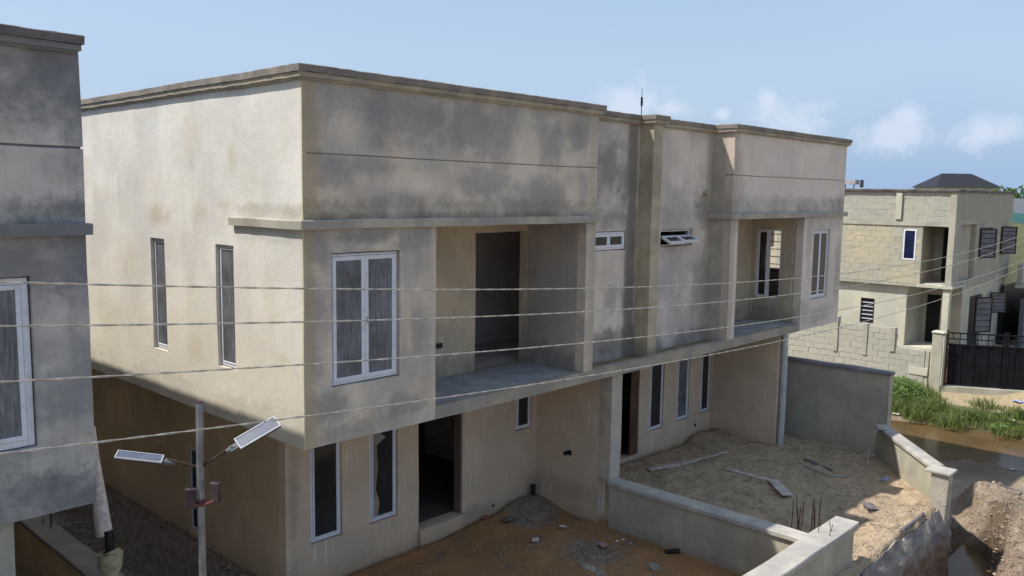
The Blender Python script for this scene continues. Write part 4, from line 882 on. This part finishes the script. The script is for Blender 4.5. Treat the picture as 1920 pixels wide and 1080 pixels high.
b = MB(); b.box(fx-.12, 36.9, fy-.12, 3.5, 2.43, 2.56); b.build('porch_slab', M['farwhite'], FH, wobble=.01)
# porch recess upstairs
wall('porch_back_wall', FH, M['farplain'], 'y', 36.9, .15, fy+.3, 4.3, 2.57, 6.5, holes=((2.55, 3.1, 2.6, 5.1), (3.5, 3.85, 3.6, 5.0)), wobble=.01)
wall('porch_side_wall', FH, M['farfront'], 'x', 3.46, .1, fx+.2, 36.88, 2.57, 6.5, wobble=.01)
wall('recess_panel', FH, M['farfront'], 'x', fy+.21, .05, 36.0, 38.45, 2.62, 6.5)
b = MB(); b.box(37.06, 37.2, 2.5, 3.9, 2.6, 5.1); b.build('shade_box', M['black'], FH)  # black box stands for the shade inside the porch door
b = MB(); b.box(36.86, 36.88, 3.52, 3.84, 3.62, 4.98); b.build('shutter', M['bars'], FH)
# ground floor
wall('ground_side_wall', FH, M['farwhite'], 'y', fx+.25, .2, 4.02, 10.4, -1.6, 2.41, holes=((5.48, 6.14, .45, 1.66),), wobble=.01)
wall('ground_porch_wall', FH, M['farplain'], 'x', 4.0, .15, fx+.46, 37.2, -1.6, 2.41, wobble=.01)
wall('ground_porch_back', FH, M['farfront'], 'y', 37.2, .15, 2.2, 4.15, -1.6, 2.41, holes=((3.1, 3.75, -1.5, 1.9),), wobble=.01)
wall('ground_front_wall', FH, M['farwhite'], 'x', fy+.12, .2, 37.3, 44.7, -1.6, 2.41, holes=((38.6, 40.7, -1.4, 1.8),), wobble=.01)
b = MB(); b.box(37.4, 37.5, 3.05, 3.8, -1.5, 1.95); b.build('shade_box', M['black'], FH)  # black box in place of the shade behind the doorway
wall('porch_column', FH, M['farwhite'], 'x', fy, .28, fx-.02, fx+.30, -1.6, 2.42)
b = MB(); b.box(35.2, 37.2, 2.3, 4.0, -1.5, -.42); b.build('porch_floor', M['farwhite'], FH)
# windows of the far house
def plainwin(axis, plane, u0, u1, v0, v1, fm, gm, f=.06, name='window', rec=-.02, bars=0):
    P = (lambda b, a0, a1, w0, w1, c0, c1: b.box(a0, a1, plane+w0, plane+w1, c0, c1)) if axis == 'x' else (lambda b, a0, a1, w0, w1, c0, c1: b.box(plane+w0, plane+w1, a0, a1, c0, c1))
    b = MB(); P(b, u0, u0+f, rec, rec+.08, v0, v1); P(b, u1-f, u1, rec, rec+.08, v0, v1); P(b, u0+f, u1-f, rec, rec+.08, v0, v0+f); P(b, u0+f, u1-f, rec, rec+.08, v1-f, v1)
    fr = b.build(name, M[fm], FH); b = MB(); P(b, u0+f, u1-f, rec+.03, rec+.045, v0+f, v1-f); b.build('pane', M[gm], fr)
    for i in range(bars):
        z = v0+(i+1)*(v1-v0)/(bars+1); b = MB(); P(b, u0+f, u1-f, rec+.0, rec+.02, z-.02, z+.02); b.build('burglar_bar', M['upvc'], fr)
    return fr
plainwin('y', fx, 3.68, 4.26, 3.64, 5.06, 'upvc_bright', 'glass_blue', .07)
plainwin('y', fx+.25, 5.5, 6.12, .47, 1.64, 'bars', 'black', .05, bars=5, rec=.05)
# open iron casements on the front
def opened(u, w, v0, v1, ang, parent=FH):
    Mx = Matrix.Translation((u, fy-.03, 0)) @ Matrix.Rotation(math.radians(ang), 4, 'Z'); b = MB(); f = .06
    b.box(0, f, -.03, .03, v0, v1, Mx); b.box(w-f, w, -.03, .03, v0, v1, Mx); b.box(f, w-f, -.03, .03, v0, v0+f, Mx); b.box(f, w-f, -.03, .03, v1-f, v1, Mx); fr = b.build('window', M['bars'], parent)
    b = MB(); b.box(f, w-f, -.008, .008, v0+f, v1-f, Mx); b.build('pane', M['glass_dusty'], fr)
    for i in range(5):
        z = v0+(i+1)*(v1-v0)/6; b = MB(); b.box(f, w-f, -.03, -.012, z-.012, z+.012, Mx); b.build('burglar_bar', M['bars'], fr)
opened(39.0, .95, 3.66, 5.08, -32); opened(42.8, .95, 3.70, 5.10, -32); opened(39.1, 1.0, .0, 1.75, -30); opened(41.6, .9, .75, 1.8, -40)
for q in ((39.0, 41.3, fy+.15, fy+.19, 3.65, 5.1), (42.7, 44.4, fy+.15, fy+.19, 3.7, 5.1), (38.6, 40.7, fy+.25, fy+.3, -1.4, 1.8)): b = MB(); b.box(*q); b.build('shade_box', M['black'], FH)  # black sheets stand for the shade behind the front openings

# fence and gate before the far house
FE = thing('block_fence', 'unfinished pale blockwork fence stepping down towards the black gate', 'fence')
fxx = 29.7
def ftop(u): return 1.22 if u > 2.55 else 0.42
wall('mortar_backing', FE, M['mortar'], 'y', fxx+.02, .18, 2.55, 12, -1.7, 1.16, wobble=.02); wall('mortar_backing', FE, M['mortar'], 'y', fxx+.02, .18, 1.2, 2.55, -1.7, .36, wobble=.02)
nf = blocks(FE, M['block_grey'], 'y', fxx, 1.35, 9.6, -1.60, 1.15, (), .46, .25, full=lambda u, z: z < (1.16 if u > 2.6 else .40), t=.2, name='block')
for u, zt in ((5.0, 1.40), (3.75, 1.22), (2.62, 1.18)):
    wall('fence_post', FE, M['mortar'], 'y', fxx-.05, .27, u-.09, u+.09, -.1 if u > 2.7 else .2, zt, wobble=.02)
wall('white_patch', FE, M['farwhite'], 'y', fxx-.04, .05, 1.2, 1.95, -.62, -.32, wobble=.03)
GP = thing('gate_pillar', 'pale plastered pillar with rounded cap beside the black gate', 'pillar')
wall('pillar_shaft', GP, M['farplain'], 'y', fxx-.1, .40, .70, 1.08, -1.7, 1.14, wobble=.03); wall('pillar_front', GP, M['farwhite'], 'x', .645, .05, fxx-.08, fxx+.28, -.9, 1.14, wobble=.02)
b = MB(); b.box(fxx-.14, fxx+.34, .62, 1.12, 1.14, 1.24); b.build('pillar_cap', M['farwhite'], GP, wobble=.02, bevel=.04)
gate = thing('metal_gate', 'black sheet-metal double gate with an open rail along its top', 'gate')
g0 = Vector((29.95, .62, 0)); gdir = Vector((31.6, -2.6, 0)) - g0; GL = gdir.length; gdir.normalize(); ga = math.atan2(gdir.y, gdir.x); GM = Matrix.Translation(g0) @ Matrix.Rotation(ga, 4, 'Z')
GZ0, GZ1, GZ2 = -0.86, 0.72, 1.22
k = 0; u = .06; leafw = 2.05
while u < 4.6:
    w_ = .235; b = MB(); dz = random.uniform(-.01, .01)
    b.box(u, u+w_+.01, -.014-.024*(k % 2), .010-.024*(k % 2), GZ0, GZ1+dz, GM); b.build('sheet_panel', M['darkmetal'], gate); u += w_; k += 1
b = MB()
for z0, z1 in ((GZ1-.02, GZ1+.04), (GZ2-.05, GZ2), (GZ0-.03, GZ0+.03)): b.box(0, 4.6, -.045, -.002 if False else .03, z0, z1, GM)
b.build('gate_rail', M['darkmetal'], gate)
b = MB(); b.box(.02, 4.6, -.02, .02, GZ1+.22, GZ1+.26, GM); b.build('gate_rail', M['darkmetal'], gate)
for u in (0.0, leafw, leafw+.09, 4.2):
    b = MB(); b.box(u-.04, u+.04, -.06, .05, GZ0-.05, GZ2+.08, GM); b.build('gate_post', M['rust'] if u == 0 else M['darkmetal'], gate)
for i in range(18):
    u = .2+i*.25; b = MB(); b.box(u-.014, u+.014, -.014, .014, GZ1+.04 if i % 2 else GZ1+.25, GZ2-.05 if i % 2 else GZ2-.05, GM); b.build('gate_bar', M['darkmetal'], gate)
tk = thing('gate_threshold', 'concrete threshold strip under the black gate', 'kerb'); b = MB(); b.box(-.2, 5.2, -.22, .25, -1.7, GZ0-.06, GM); b.build('threshold_strip', M['farplain'], tk, wobble=.02)

# things beyond
RB = thing('black_roof_house', 'distant house with black hipped roof rising above the blockwork house', 'house', (80, 15, 0))
def hip(parent, c, ax, ay, ze, zr, rl, mat):
    b = MB(); x, y = c; P = [(x-ax,y-ay,ze),(x+ax,y-ay,ze),(x+ax,y+ay,ze),(x-ax,y+ay,ze)]; R_ = [(x, y-rl, zr), (x, y+rl, zr)]
    b.face([P[0], P[1], R_[0]]); b.face([P[1], P[2], R_[1], R_[0]]); b.face([P[2], P[3], R_[1]]); b.face([P[3], P[0], R_[0], R_[1]]); b.face(P[::-1]); return b
RC = cp(1792, 350, 140); RB.location = (RC.x, RC.y, -1.5); RM = Matrix.Translation((RC.x, RC.y, 0)) @ Matrix.Rotation(math.atan2(RIGHT.y, RIGHT.x), 4, 'Z')
b = MB(); Pq = [RM @ Vector(p) for p in ((-5.3, -4.5, 8.4), (5.3, -4.5, 8.4), (5.3, 4.5, 8.4), (-5.3, 4.5, 8.4), (-2.4, 0, 10.7), (2.4, 0, 10.7))]
for f in ((0, 1, 5, 4), (1, 2, 5), (2, 3, 4, 5), (3, 0, 4), (3, 2, 1, 0)): b.face([tuple(Pq[k]) for k in f])
child(b.build('roof', M['roof_black']), RB)
b = MB(); b.box(-4.9, 4.9, -4.1, 4.1, -1.5, 8.37, RM); child(b.build('wall', M['farplain']), RB)
PB = thing('painted_building', 'low building painted teal and yellow under pale sheeting at the right edge', 'building', (60, 4.5, 0))
def quad(name, pts, mat, root):   # thin prism with real thickness in Y
    b = MB(); n = len(pts); 
    for yy in (0, .15):
        for (x, z) in pts: b.v.append((x, 5.4+yy, z))
    b.f.append(list(range(n))); b.f.append(list(range(n, 2*n))[::-1])
    for i in range(n): b.f.append([i, (i+1) % n, n+(i+1) % n, n+i])
    return child(b.build(name, mat), root)
quad('yellow_wall', [(50, -1.5), (80, -1.5), (80, 5.2), (50, 5.2)], M['yellowp'], PB)
o = quad('teal_band', [(50, 5.45), (80, 3.9), (80, 4.9), (50, 5.95)], M['teal'], PB); o.location.y -= .02
o = quad('pale_sheeting', [(50, 4.9), (80, 4.9), (80, 6.55), (50, 6.62)], M['whitesheet'], PB); o.location.y += .02
SG = thing('garage_shed', 'low rough blockwork shed with a dark open front right of the far house', 'shed', (46, 0, 0))
b = MB(); 
def cb_(name, mat, x0, x1, y0, y1, z0, z1): b = MB(); b.box(x0, x1, y0, y1, z0, z1); return child(b.build(name, mat), SG)
cb_('parapet', M['block_grey'], 43.8, 60, 1.2, 1.45, 2.15, 3.15); cb_('fascia', M['farwhite'], 43.6, 60, .95, 1.45, 1.95, 2.12); cb_('shade_panel', M['black'], 43.8, 60, 2.0, 2.1, -1.5, 2.0); cb_('grey_wall', M['greywall'], 43.8, 60, 1.0, 1.2, -1.5, 1.35)  # black panel added for the darkness inside the open shed
TK = thing('water_tank', 'small pale box tank on a stand behind the roof of the block house', 'tank', (54, 14, 6.5))
def tkb(name, mat, *a): b = MB(); b.box(*a); return child(b.build(name, mat), TK)
tkb('tank_box', M['tank'], 53.6, 54.3, 14.0, 14.75, 7.40, 7.72); tkb('tank_box', M['iron_green'], 54.2, 54.4, 13.72, 13.9, 7.2, 7.72)
for dx in (0,):
    for dy in (0, .6): tkb('stand_leg', M['iron_green'], 53.65+dx, 53.71+dx, 14.08+dy, 14.14+dy, 6.4, 7.40)
AN = thing('antenna', 'thin aerial mast rising behind the roof coping near the middle of the twin house', 'antenna', (9.3, 4.0, 7.4))
px = cp(1204, 215, 0.01)
def at_y(pxx, pyy, Y):
    v = RIGHT*((pxx-960)/1595)+DOWN*((pyy-540)/1595)+FWD; t = (Y-CPOS.y)/v.y; return CPOS+v*t
p1 = at_y(1204, 167, 3.0); b = MB(); b.tube([(p1.x, 3.0, 7.42), (p1.x, 3.0, p1.z-.35), (p1.x, 3.0, p1.z)], [.014, .012, .006], 6); child(b.build('mast', M['bars']), AN)
b = MB(); b.tube([(p1.x-.02, 3.0, p1.z-.33), (p1.x+.04, 3, p1.z-.33)], .02, 6); b.box(p1.x-.035, p1.x+.035, 2.99, 3.01, p1.z-.42, p1.z-.2); child(b.build('aerial_element', M['bars']), AN)

# trees at the right edge, far behind
def tree(loc, h, r, label, n=5200, seed=1):
    rr = random.Random(seed); t = thing('leafy_tree', label, 'tree', loc); x0, y0, z0 = loc
    b = MB(); b.tube([(x0, y0, z0), (x0+.1, y0, z0+h*.35), (x0, y0+.1, z0+h*.7)], [.28, .2, .1], 8)
    for k in range(5):
        a = k*1.3; b.tube([(x0, y0, z0+h*.4), (x0+math.cos(a)*r*.6, y0+math.sin(a)*r*.6, z0+h*.72)], [.1, .03], 5)
    child(b.build('trunk', M['bark'], smooth=True), t)
    cl = [(rr.uniform(-.75, .75)*r, rr.uniform(-.75, .75)*r, rr.uniform(.5, .92)*h, rr.uniform(.28, .5)*r) for _ in range(14)]
    b = MB()
    for i in range(n):
        cx, cy, cz, cr = rr.choice(cl); v = Vector((rr.gauss(0, 1), rr.gauss(0, 1), rr.gauss(0, 1))).normalized()*cr*(rr.random()**.35)
        p = Vector((x0+cx, y0+cy, z0+cz)) + v; u = Vector((rr.gauss(0,1), rr.gauss(0,1), rr.gauss(0,1))).normalized(); w = u.orthogonal().normalized(); s = rr.uniform(.14, .30)
        k0 = len(b.v); b.v += [tuple(p-u*s), tuple(p+w*s*.5), tuple(p+u*s), tuple(p-w*s*.5)]; b.f.append([k0, k0+1, k0+2, k0+3])
    child(b.build('crown', M['leaf'], recalc=False), t)
tree((80, 10.2, -1.5), 9.7, 3.0, 'dark green tree top showing above the painted building at the right edge', seed=2)
tree((94, 6.0, -1.5), 9.0, 3.4, 'rounded green tree farther back at the far right edge of the picture', seed=5)

# ------------------------------------------------------------------ grass
def grass():
    rr = np.random.default_rng(11); vs = []; fs = []
    def blades(cx, cy, n, rad, hmin, hmax, lean=.5, wd=.012):
        for i in range(n):
            a = rr.uniform(0, 6.28); q = rad*math.sqrt(rr.random()); x = cx+q*math.cos(a); y = cy+q*math.sin(a)
            z = -1.25+.09; h = rr.uniform(hmin, hmax); la = rr.uniform(0, 6.28); l = h*rr.uniform(.1, lean); w = wd*rr.uniform(.7, 1.5); wa = rr.uniform(0, 3.14)
            dx, dy = math.cos(wa)*w, math.sin(wa)*w; mx, my = x+math.cos(la)*l*.4, y+math.sin(la)*l*.4; tx, ty = x+math.cos(la)*l, y+math.sin(la)*l
            b = len(vs); vs.extend([(x-dx, y-dy, z-.06), (x+dx, y+dy, z-.06), (mx+dx*.8, my+dy*.8, z+h*.6), (mx-dx*.8, my-dy*.8, z+h*.6), (tx, ty, z+h)]); fs.append((b, b+1, b+2, b+3)); fs.append((b+3, b+2, b+4))
    for k in range(260):
        x = rr.uniform(24.5, 29.2); y = rr.uniform(-5.5, 2.6); dens = 1.0
        if x > 26.9 + .5*math.sin(y*1.7) and rr.random() < .8: continue
        if x < 25.0 and rr.random() < .5: continue
        if mnoise.noise(Vector((x*.9, y*.9, 4))) < -.22: continue
        tall = (y > -.2 and x > 24.5) or mnoise.noise(Vector((x*1.3, y*1.3, 9))) > .33
        blades(x, y, 90 if not tall else 120, rr.uniform(.25, .5), .05 if not tall else .18, .19 if not tall else .5, .9, .012)
    me = bpy.data.meshes.new('roadside_grass'); me.from_pydata(vs, [], fs); me.materials.append(M['grass']); o = bpy.data.objects.new('roadside_grass', me); COL.objects.link(o)
    tag(o, 'green grass along the puddle below the blockwork fence', 'grass', kind='stuff')
grass()
def bush(name, cx, cy, z, r, h, n, label, seed):
    rr = random.Random(seed); t = thing(name, label, 'weeds', (cx, cy, z)); b = MB()
    for k in range(26):
        a = rr.uniform(0, 6.28); l = rr.uniform(.3, 1)*r; b.tube([(cx+math.cos(a)*l*.3, cy+math.sin(a)*l*.3, z-.1), (cx+math.cos(a)*l, cy+math.sin(a)*l, z+h*rr.uniform(.5, .95))], [.012, .005], 4)
    child(b.build('stem', M['grass']), t); b = MB()
    for i in range(n):
        a = rr.uniform(0, 6.28); q = r*math.sqrt(rr.random()); zz = z + h*(1-(q/r)**2*.6)*rr.random()**.6
        p = Vector((cx+q*math.cos(a), cy+q*math.sin(a), zz)); u = Vector((rr.gauss(0,1), rr.gauss(0,1), rr.gauss(.5,.6))).normalized(); w = u.orthogonal().normalized(); s = rr.uniform(.035, .09)
        k0 = len(b.v); b.v += [tuple(p-u*s), tuple(p+w*s*.42), tuple(p+u*s), tuple(p-w*s*.42)]; b.f.append([k0, k0+1, k0+2, k0+3])
    child(b.build('foliage', M['grass2'], recalc=False), t)
bush('weed_clump', 27.0, 1.3, -1.2, 1.0, .95, 2600, 'tall bright green weed clump against the fence beside the end of the tall side wall', 1)
bush('weed_clump', 25.9, 1.9, -1.2, .8, .7, 1500, 'weed clump half hidden behind the end of the tall side wall', 4)
bush('weed_clump', 26.0, -1.4, -1.2, .4, .32, 420, 'small low weed tuft growing in front of the black gate', 2)
bush('weed_clump', 25.3, -2.6, -1.2, .38, .25, 320, 'grey-green weed tuft at the right end of the grass strip', 3)

# ------------------------------------------------------------------ small things lying about
def on_ground(px, py, z=0.0):
    v = RIGHT*((px-960)/1595)+DOWN*((py-540)/1595)+FWD; t = (z-CPOS.z)/v.z; p = CPOS+v*t
    for _ in range(4):
        zz = gz(p.x, p.y); t = (zz-CPOS.z)/v.z; p = CPOS+v*t
    return Vector((p.x, p.y, gz(p.x, p.y)))
def board(a, b_, w, t, label, name='plank', mat='plank', cat='plank', z=.0, lift=0.02, lift2=None):
    A, B = on_ground(*a, z), on_ground(*b_, z); A.z += lift; B.z += lift if lift2 is None else lift2; d = B-A; Lh = d.length; d.normalize(); s = d.cross(Vector((0,0,1))).normalized(); n = s.cross(d)
    b = MB(); N_ = 6
    for i in range(N_+1):
        for (u, v) in ((-w/2, 0), (w/2, 0), (w/2, t), (-w/2, t)): b.v.append(tuple(A + d*(Lh*i/N_) + s*(u+.006*math.sin(i*2.1)) + n*(v+.006*math.sin(i*1.3))))
    for i in range(N_):
        for k in range(4): q = i*4; b.f.append([q+k, q+(k+1) % 4, q+4+(k+1) % 4, q+4+k])
    b.f.append([0,1,2,3]); b.f.append([N_*4+k for k in range(4)][::-1])
    return tag(b.build(name, M[mat]), label, cat)
board((1216, 884), (1300, 868), .16, .03, 'weathered plank end lying on the sand nearest the ground-floor door of the right unit', lift2=.03)
board((1296, 868), (1362, 850), .07, .025, 'thin pale batten lying on the sand towards the inner corner of the right yard')
board((1362, 882), (1462, 908), .12, .03, 'long grey plank lying across the middle of the sandy yard')
board((1448, 905), (1476, 934), .24, .03, 'short broad pale board at the end of the long grey plank', lift=.05)
board((1508, 862), (1560, 884), .08, .02, 'thin dark batten half buried near the tall side wall', mat='darkscrap')
board((1688, 1000), (1732, 966), .05, .03, 'dark stick lying on the sunlit sand near the broken foundation edge', name='stick', mat='darkscrap', cat='stick')
board((1862, 905), (1915, 925), .05, .03, 'old brown stick lying on the mud heap at the right edge', name='stick', mat='plank', cat='stick', z=-.5)
def lump(name, px, py, s, mat, label, cat, z=0., seed=0, lift=0., flat=.6):
    rr = random.Random(seed); c = on_ground(px, py, z); c.z += lift
    import bmesh
    bm = bmesh.new(); bmesh.ops.create_icosphere(bm, subdivisions=2, radius=1)
    for v in bm.verts:
        q = 1+.45*mnoise.noise(v.co*1.6+Vector((seed, 0, 0))); v.co = Vector((v.co.x*s[0]*q, v.co.y*s[1]*q, max(-.3, v.co.z)*s[2]*q))
    R_ = Matrix.Translation(c) @ Matrix.Rotation(rr.uniform(0, 3), 4, 'Z'); bm.transform(R_); me = bpy.data.meshes.new(name); bm.to_mesh(me); bm.free(); me.materials.append(M[mat])
    o = bpy.data.objects.new(name, me); COL.objects.link(o); return tag(o, label, cat)
def scrap(name, px, py, s, mat, label, cat, z=0., seed=0):
    """crumpled sheet: a small buckled grid with thickness"""
    rr = random.Random(seed); c = on_ground(px, py, z); a = rr.uniform(0, 3); b = MB(); n = 4; g_ = []
    for lay in (0, 1):
        for i in range(n+1):
            for j_ in range(n+1):
                x = (i/n-.5)*s; y = (j_/n-.5)*s*.7; h = .03+s*.22*abs(mnoise.noise(Vector((i*.7+seed, j_*.7, 0)))) + lay*.004
                b.v.append((c.x+x*math.cos(a)-y*math.sin(a)+rr.uniform(-.01, .01)*(1-lay), c.y+x*math.sin(a)+y*math.cos(a), c.z+h))
    def id(l, i, j_): return l*(n+1)**2+i*(n+1)+j_
    for l in (0, 1):
        for i in range(n):
            for j_ in range(n): b.f.append([id(l,i,j_), id(l,i+1,j_), id(l,i+1,j_+1), id(l,i,j_+1)])
    return tag(b.build(name, M[mat], recalc=False), label, cat)
lump('broken_block', 1497, 843, (.12, .08, .09), 'rubble', 'broken block lying on the sand beside the pipe at the house end', 'block', seed=1)
lump('plastic_bag', 1660, 899, (.13, .08, .06), 'bluebag', 'crumpled blue and white bag in the shaded sand by the corner wall', 'bag', seed=2)
scrap('metal_scrap', 1631, 953, .34, 'darkscrap', 'dark sheet scrap at the edge of the sunlit sand', 'scrap', seed=3)
scrap('paper_scrap', 1004, 1015, .17, 'paper', 'whitish crumpled paper in the mud below the small window', 'litter', seed=4)
scrap('paper_scrap', 1055, 990, .15, 'paper', 'pale torn paper on the debris left of the divider wall', 'litter', seed=5)
lump('cement_lump', 1158, 1015, (.045, .03, .03), 'paper', 'leftmost of three pale lumps near the foot of the divider wall', 'lump', seed=6)
lump('cement_lump', 1168, 1012, (.045, .03, .03), 'paper', 'middle of three pale lumps near the foot of the divider wall', 'lump', seed=7)
lump('cement_lump', 1183, 1020, (.04, .025, .02), 'paper', 'rightmost of three pale lumps near the foot of the divider wall', 'lump', seed=8)
scrap('pink_wrapper', 1130, 1025, .2, 'pink', 'pinkish wrapper lying in the flooded left yard', 'litter', seed=9)
lump('cement_lump', 1066, 958, (.035, .03, .05), 'paper', 'small upright white lump on the soil mound by the wall corner', 'lump', seed=10)
lump('rubble_heap', 1226, 1064, (.16, .12, .07), 'rubble', 'pale rubble lump in the mud near the bottom of the divider wall', 'rubble', seed=11)
lump('rubble_heap', 1103, 1064, (.2, .12, .03), 'rubble', 'flat pale patch of spilt cement in the flooded left yard', 'rubble', seed=12)
lump('rubble_heap', 1126, 1074, (.16, .1, .04), 'rubble', 'second flat pale cement spill at the bottom of the flooded yard', 'rubble', seed=13)
lump('clay_brick', 910, 972, (.10, .06, .06), 'brickred', 'broken reddish brick against the wall right of the open doorway', 'brick', seed=14)
b = MB(); b.tube([(6.72, 1.86, 0.0), (6.72, 1.86, .36)], .055, 12); tag(b.build('pipe_stub', M['black'], smooth=True), 'black pipe stub standing in the corner soil mound of the left yard', 'pipe')
b = MB(); b.tube([(6.70, -1.45, -.10), (6.90, -1.62, -.08)], .05, 8); tag(b.build('pipe_stub', M['black'], smooth=True), 'short dark pipe lying at the foot of the divider wall', 'pipe')
scrap('hole_patch', 955, 974, .3, 'darkscrap', 'dark sheet lying against the soil mound beside the wall', 'scrap', seed=15)  # dark sheet stands in for the hole in the soil
# hose hanging over the corner wall
hp = [Vector((14.75, -2.35, .86)), Vector((14.63, -2.28, .80)), Vector((14.55, -2.25, .62)), Vector((14.45, -2.2, .3))] + [on_ground(x, y)+Vector((0,0,.03)) for x, y in ((1622, 880), (1590, 893), (1555, 893), (1520, 880), (1495, 868))]
def smooth_path(P, n=6):
    out = []
    for i in range(len(P)-1):
        p0, p1, p2, p3 = P[max(i-1,0)], P[i], P[i+1], P[min(i+2, len(P)-1)]
        for k in range(n):
            t = k/n; out.append(.5*((2*p1)+(p2-p0)*t+(2*p0-5*p1+4*p2-p3)*t*t+(3*p1-p0-3*p2+p3)*t**3))
    return out+[P[-1]]
b = MB(); b.tube(smooth_path(hp), .014, 6); tag(b.build('water_hose', M['hose'], smooth=True), 'thin pale hose hanging over the corner wall and trailing across the shaded sand', 'hose')
b = MB(); b.box(14.62, 14.92, -2.48, -2.28, .85, .90); tag(b.build('coping_stone', M['coping'], bevel=.01, wobble=.01), 'pale loose slab resting on the coping where the hose hangs over', 'slab')
# litter in the road and on the verge
for i, (px_, py_, s_, m_, lab) in enumerate(((1677, 791, .24, 'paper', 'white litter at the puddle edge near the end of the tall side wall'), (1740, 797, .2, 'paper', 'pale wrapper floating at the grass edge of the puddle'), (1804, 804, .2, 'paper', 'pale litter lying where the grass strip meets the puddle'), (1901, 826, .2, 'paper', 'upright cream litter on the mud at the right edge'), (1681, 778, .25, 'paper', 'white scrap lying in the grass near the tall wall'), (1896, 789, .25, 'paper', 'white scrap on the dark soil right of the grass'), (1908, 757, .35, 'bluebag', 'bluish bag lying in the weeds beside the sand heap'), (1900, 882, .15, 'paper', 'small white litter on the dry road right of the shadow'))):
    scrap('litter_scrap', px_, py_, s_, m_, lab, 'litter', z=-1.25, seed=30+i)
# clods and pebbles nobody could count
_gx = np.arange(-4.5, 18.5, .05); _gy = np.arange(-7.6, 10.2, .05); _GZ = terrain(*np.meshgrid(_gx, _gy, indexing='ij'))
def gz_fast(x, y):
    i = min(max(int((x+4.5)/.05), 0), len(_gx)-1); j_ = min(max(int((y+7.6)/.05), 0), len(_gy)-1); return float(_GZ[i, j_])
def clods(name, label, spots, n, smin, smax, mat, seed):
    rr = random.Random(seed); b = MB(); k = 0
    while k < n:
        x0, x1, y0, y1 = rr.choice(spots); x = rr.uniform(x0, x1); y = rr.uniform(y0, y1); s = smin + (smax-smin)*rr.random()**3; z = gz_fast(x, y); k += 1
        base = len(b.v); V_ = [(1,0,0),(-1,0,0),(0,1,0),(0,-1,0),(0,0,.8),(0,0,-.5)]
        for v in V_: b.v.append((x+v[0]*s*rr.uniform(.6, 1.3), y+v[1]*s*rr.uniform(.6, 1.3), z+v[2]*s*rr.uniform(.6, 1.2)+s*.2))
        for f in ((0,2,4),(2,1,4),(1,3,4),(3,0,4),(2,0,5),(1,2,5),(3,1,5),(0,3,5)): b.f.append([base+q for q in f])
    o = b.build(name, M[mat], recalc=False); return tag(o, label, 'rubble', kind='stuff')
clods('soil_clods', 'loose clods strewn over the mud heaps by the trench', [(13.5, 17.3, -5.9, -4.2), (9.5, 14.5, -7.0, -5.6)], 2200, .008, .06, 'clod', 1)
clods('yard_debris', 'small cement crumbs and chips on the soil of the flooded yard', [(4.2, 6.9, .4, 1.95), (5.0, 6.9, -.9, .6), (5.0, 6.4, -2.5, -.4)], 900, .006, .034, 'rubble', 2)
clods('sand_crumbs', 'small lumps scattered over the sandy right yard', [(7.3, 15.4, -2.3, 1.95), (8.3, 12.6, -4.4, -2.4)], 1300, .005, .035, 'rubble', 3)
clods('passage_rubble', 'rough rubble on the passage floor between the houses', [(-1.4, .85, 2.0, 9.5)], 1500, .015, .08, 'clod', 4)
def twigs(name, label, spots, n, seed):
    rr = random.Random(seed); b = MB()
    for i in range(n):
        x0, x1, y0, y1 = rr.choice(spots); x = rr.uniform(x0, x1); y = rr.uniform(y0, y1); a = rr.uniform(0, 6.28); l = rr.uniform(.06, .3); z = gz_fast(x, y)+.012; z2 = gz_fast(x+l*math.cos(a), y+l*math.sin(a))+.018
        b.tube([(x, y, z), (x+l*.5*math.cos(a+.15), y+l*.5*math.sin(a+.15), (z+z2)/2+.01), (x+l*math.cos(a), y+l*math.sin(a), z2)], rr.uniform(.003, .008), 3, cap=False)
    return tag(b.build(name, M['clod'], recalc=False), label, 'debris', kind='stuff')
twigs('dry_twigs', 'dry twigs and splinters lying about on the shaded sand', [(7.4, 15.3, -2.0, 1.9), (8.5, 12.4, -4.3, -2.2)], 260, 9)
twigs('mud_twigs', 'splinters and roots sticking out of the excavated mud', [(12.5, 17, -6.0, -4.2), (10, 14, -6.8, -5.6)], 160, 10)
for (x, z) in ((1.06, 4.62),):
    b = MB(); b.box(x-.010, x+.010, .035, .048, z-.05, z+.05); b.build('window_handle', M['pvc'], H)
bpy.context.view_layer.update()
print('blocks', nb, nf)
